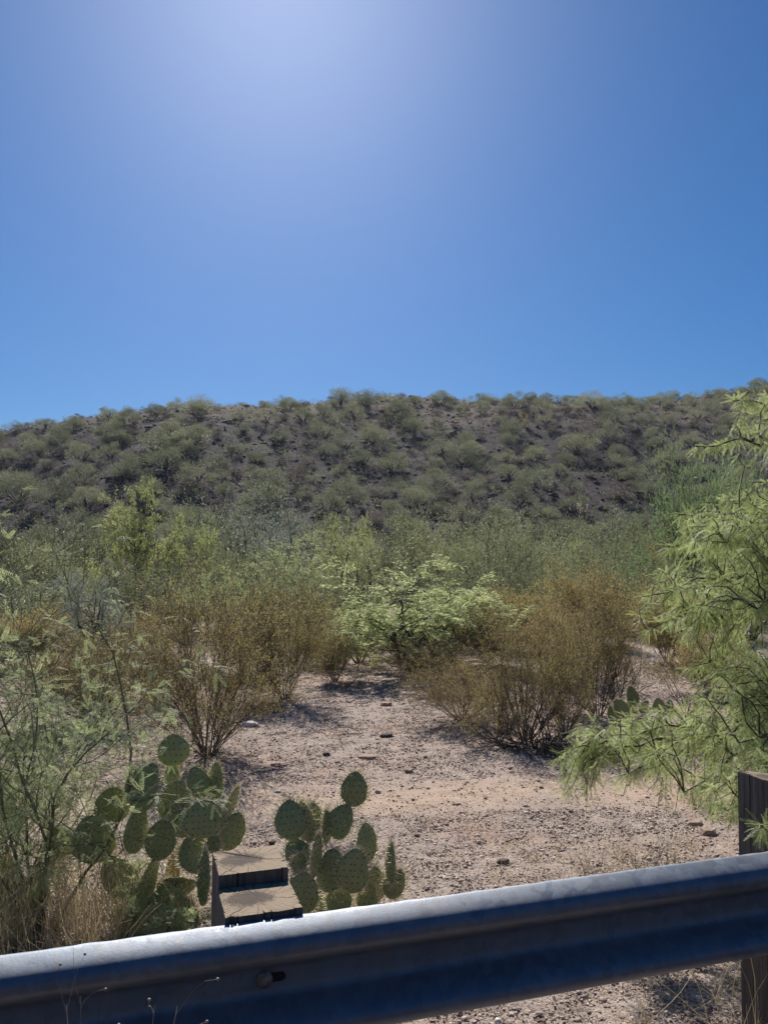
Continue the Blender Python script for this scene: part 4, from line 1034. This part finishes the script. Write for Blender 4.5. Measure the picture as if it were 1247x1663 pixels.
C = np.stack([rng.uniform(0.6, 2.3, 110), rng.uniform(3.5, 5.0, 110), np.zeros(110)], -1); blades(g, rng, C, 6, 0.05, 0.17, 1.3)
tag(g.build('dry_grass', M['straw']), 'straw-coloured dry grass around the cactus and under the guardrail', 'grass', kind='stuff')
g = G(); N = 16000
yy = 2.2 + 9 * rng.uniform(0, 1, N) ** 1.3; xx = rng.uniform(-1, 1, N) * (0.55 * yy + .4)
kp = (vnoise(xx * .9, yy * .9, 91) > rng.uniform(0.3, 0.8, N)); xx, yy = xx[kp], yy[kp]; N = len(xx)
a = rng.uniform(0, 6.28, N); D = np.stack([np.cos(a), np.sin(a), rng.normal(0, .12, N)], -1)
out = grow(rng, np.stack([xx, yy, gz(xx, yy) + 0.006], -1), D, np.clip(rng.lognormal(math.log(.045), .6, N), .02, .25), rng.uniform(.0008, .0020, N), [dict(n=3, w=0.2, taper=0.6)])
tubes(g, out[0][0], out[0][1], 3)
tag(g.build('twig_litter', M['drytwig']), 'bleached broken twigs littering the gravel', 'litter', kind='stuff')

def stalk(px, py, Yd, H, label, seed, n=1, bend=0.1):
    rg = rs(seed); p = at(px, py, Yd); z = float(gz(p[0], p[1])); o = thing('dry_stalk', label, 'stalk', (p[0], p[1], z), 'dry weed stalks by the guardrail')
    P, D = stems_start(rg, n, 0.01, 0.02, bend + 0.05)
    out = grow(rg, P, D, np.full(n, H), np.full(n, 0.0016), [dict(n=10, w=0.07, kids=5, t0=0.55, a0=0.4, a1=0.9, lr=0.13, taper=0.5), dict(n=4, w=0.2, taper=0.5)])
    a = G(); tubes(a, out[0][0], out[0][1], 4); tubes(a, out[1][0], out[1][1], 3); a.build('stem', M['drytwig'], o)
    f = G(); e = out[1][0][:, -1]; 
    for q in e: f.add(q + IV * 0.0035, tris=IT)
    f.build('seed_head', M['drytwig'], o)
stalk(130, 1640, 1.62, 0.86, 'dry curled weed stalk in front of the rail, leftmost of the three', 1, 2)
stalk(160, 1640, 1.60, 0.83, 'dry weed stalk in front of the rail, middle of the three', 2, 2)
stalk(185, 1640, 1.60, 0.87, 'dry straight weed stalk in front of the rail, rightmost of the three', 3, 1)

# ------------------------------------------------------------------ air between the camera and the hill
import bmesh
bm = bmesh.new(); bmesh.ops.create_cube(bm, size=1.0)
for v in bm.verts: v.co = Vector((v.co.x * 7400, v.co.y * 7400, -3.0 if v.co.z < 0 else 46.0))
me = bpy.data.meshes.new('haze'); bm.to_mesh(me); bm.free()
hm = bpy.data.materials.new('haze_air'); hm.use_nodes = True; hm.node_tree.nodes.clear()
ho = hm.node_tree.nodes.new('ShaderNodeOutputMaterial'); hv = hm.node_tree.nodes.new('ShaderNodeVolumePrincipled')
hv.inputs['Density'].default_value = 0.0002; hv.inputs['Color'].default_value = (0.80, 0.88, 1.0, 1); hv.inputs['Anisotropy'].default_value = 0.3
hm.node_tree.links.new(hv.outputs[0], ho.inputs['Volume']); me.materials.append(hm)
hz_o = bpy.data.objects.new('haze', me); COL.objects.link(hz_o); tag(hz_o, 'thin blue haze in front of the hill', 'haze', kind='stuff')
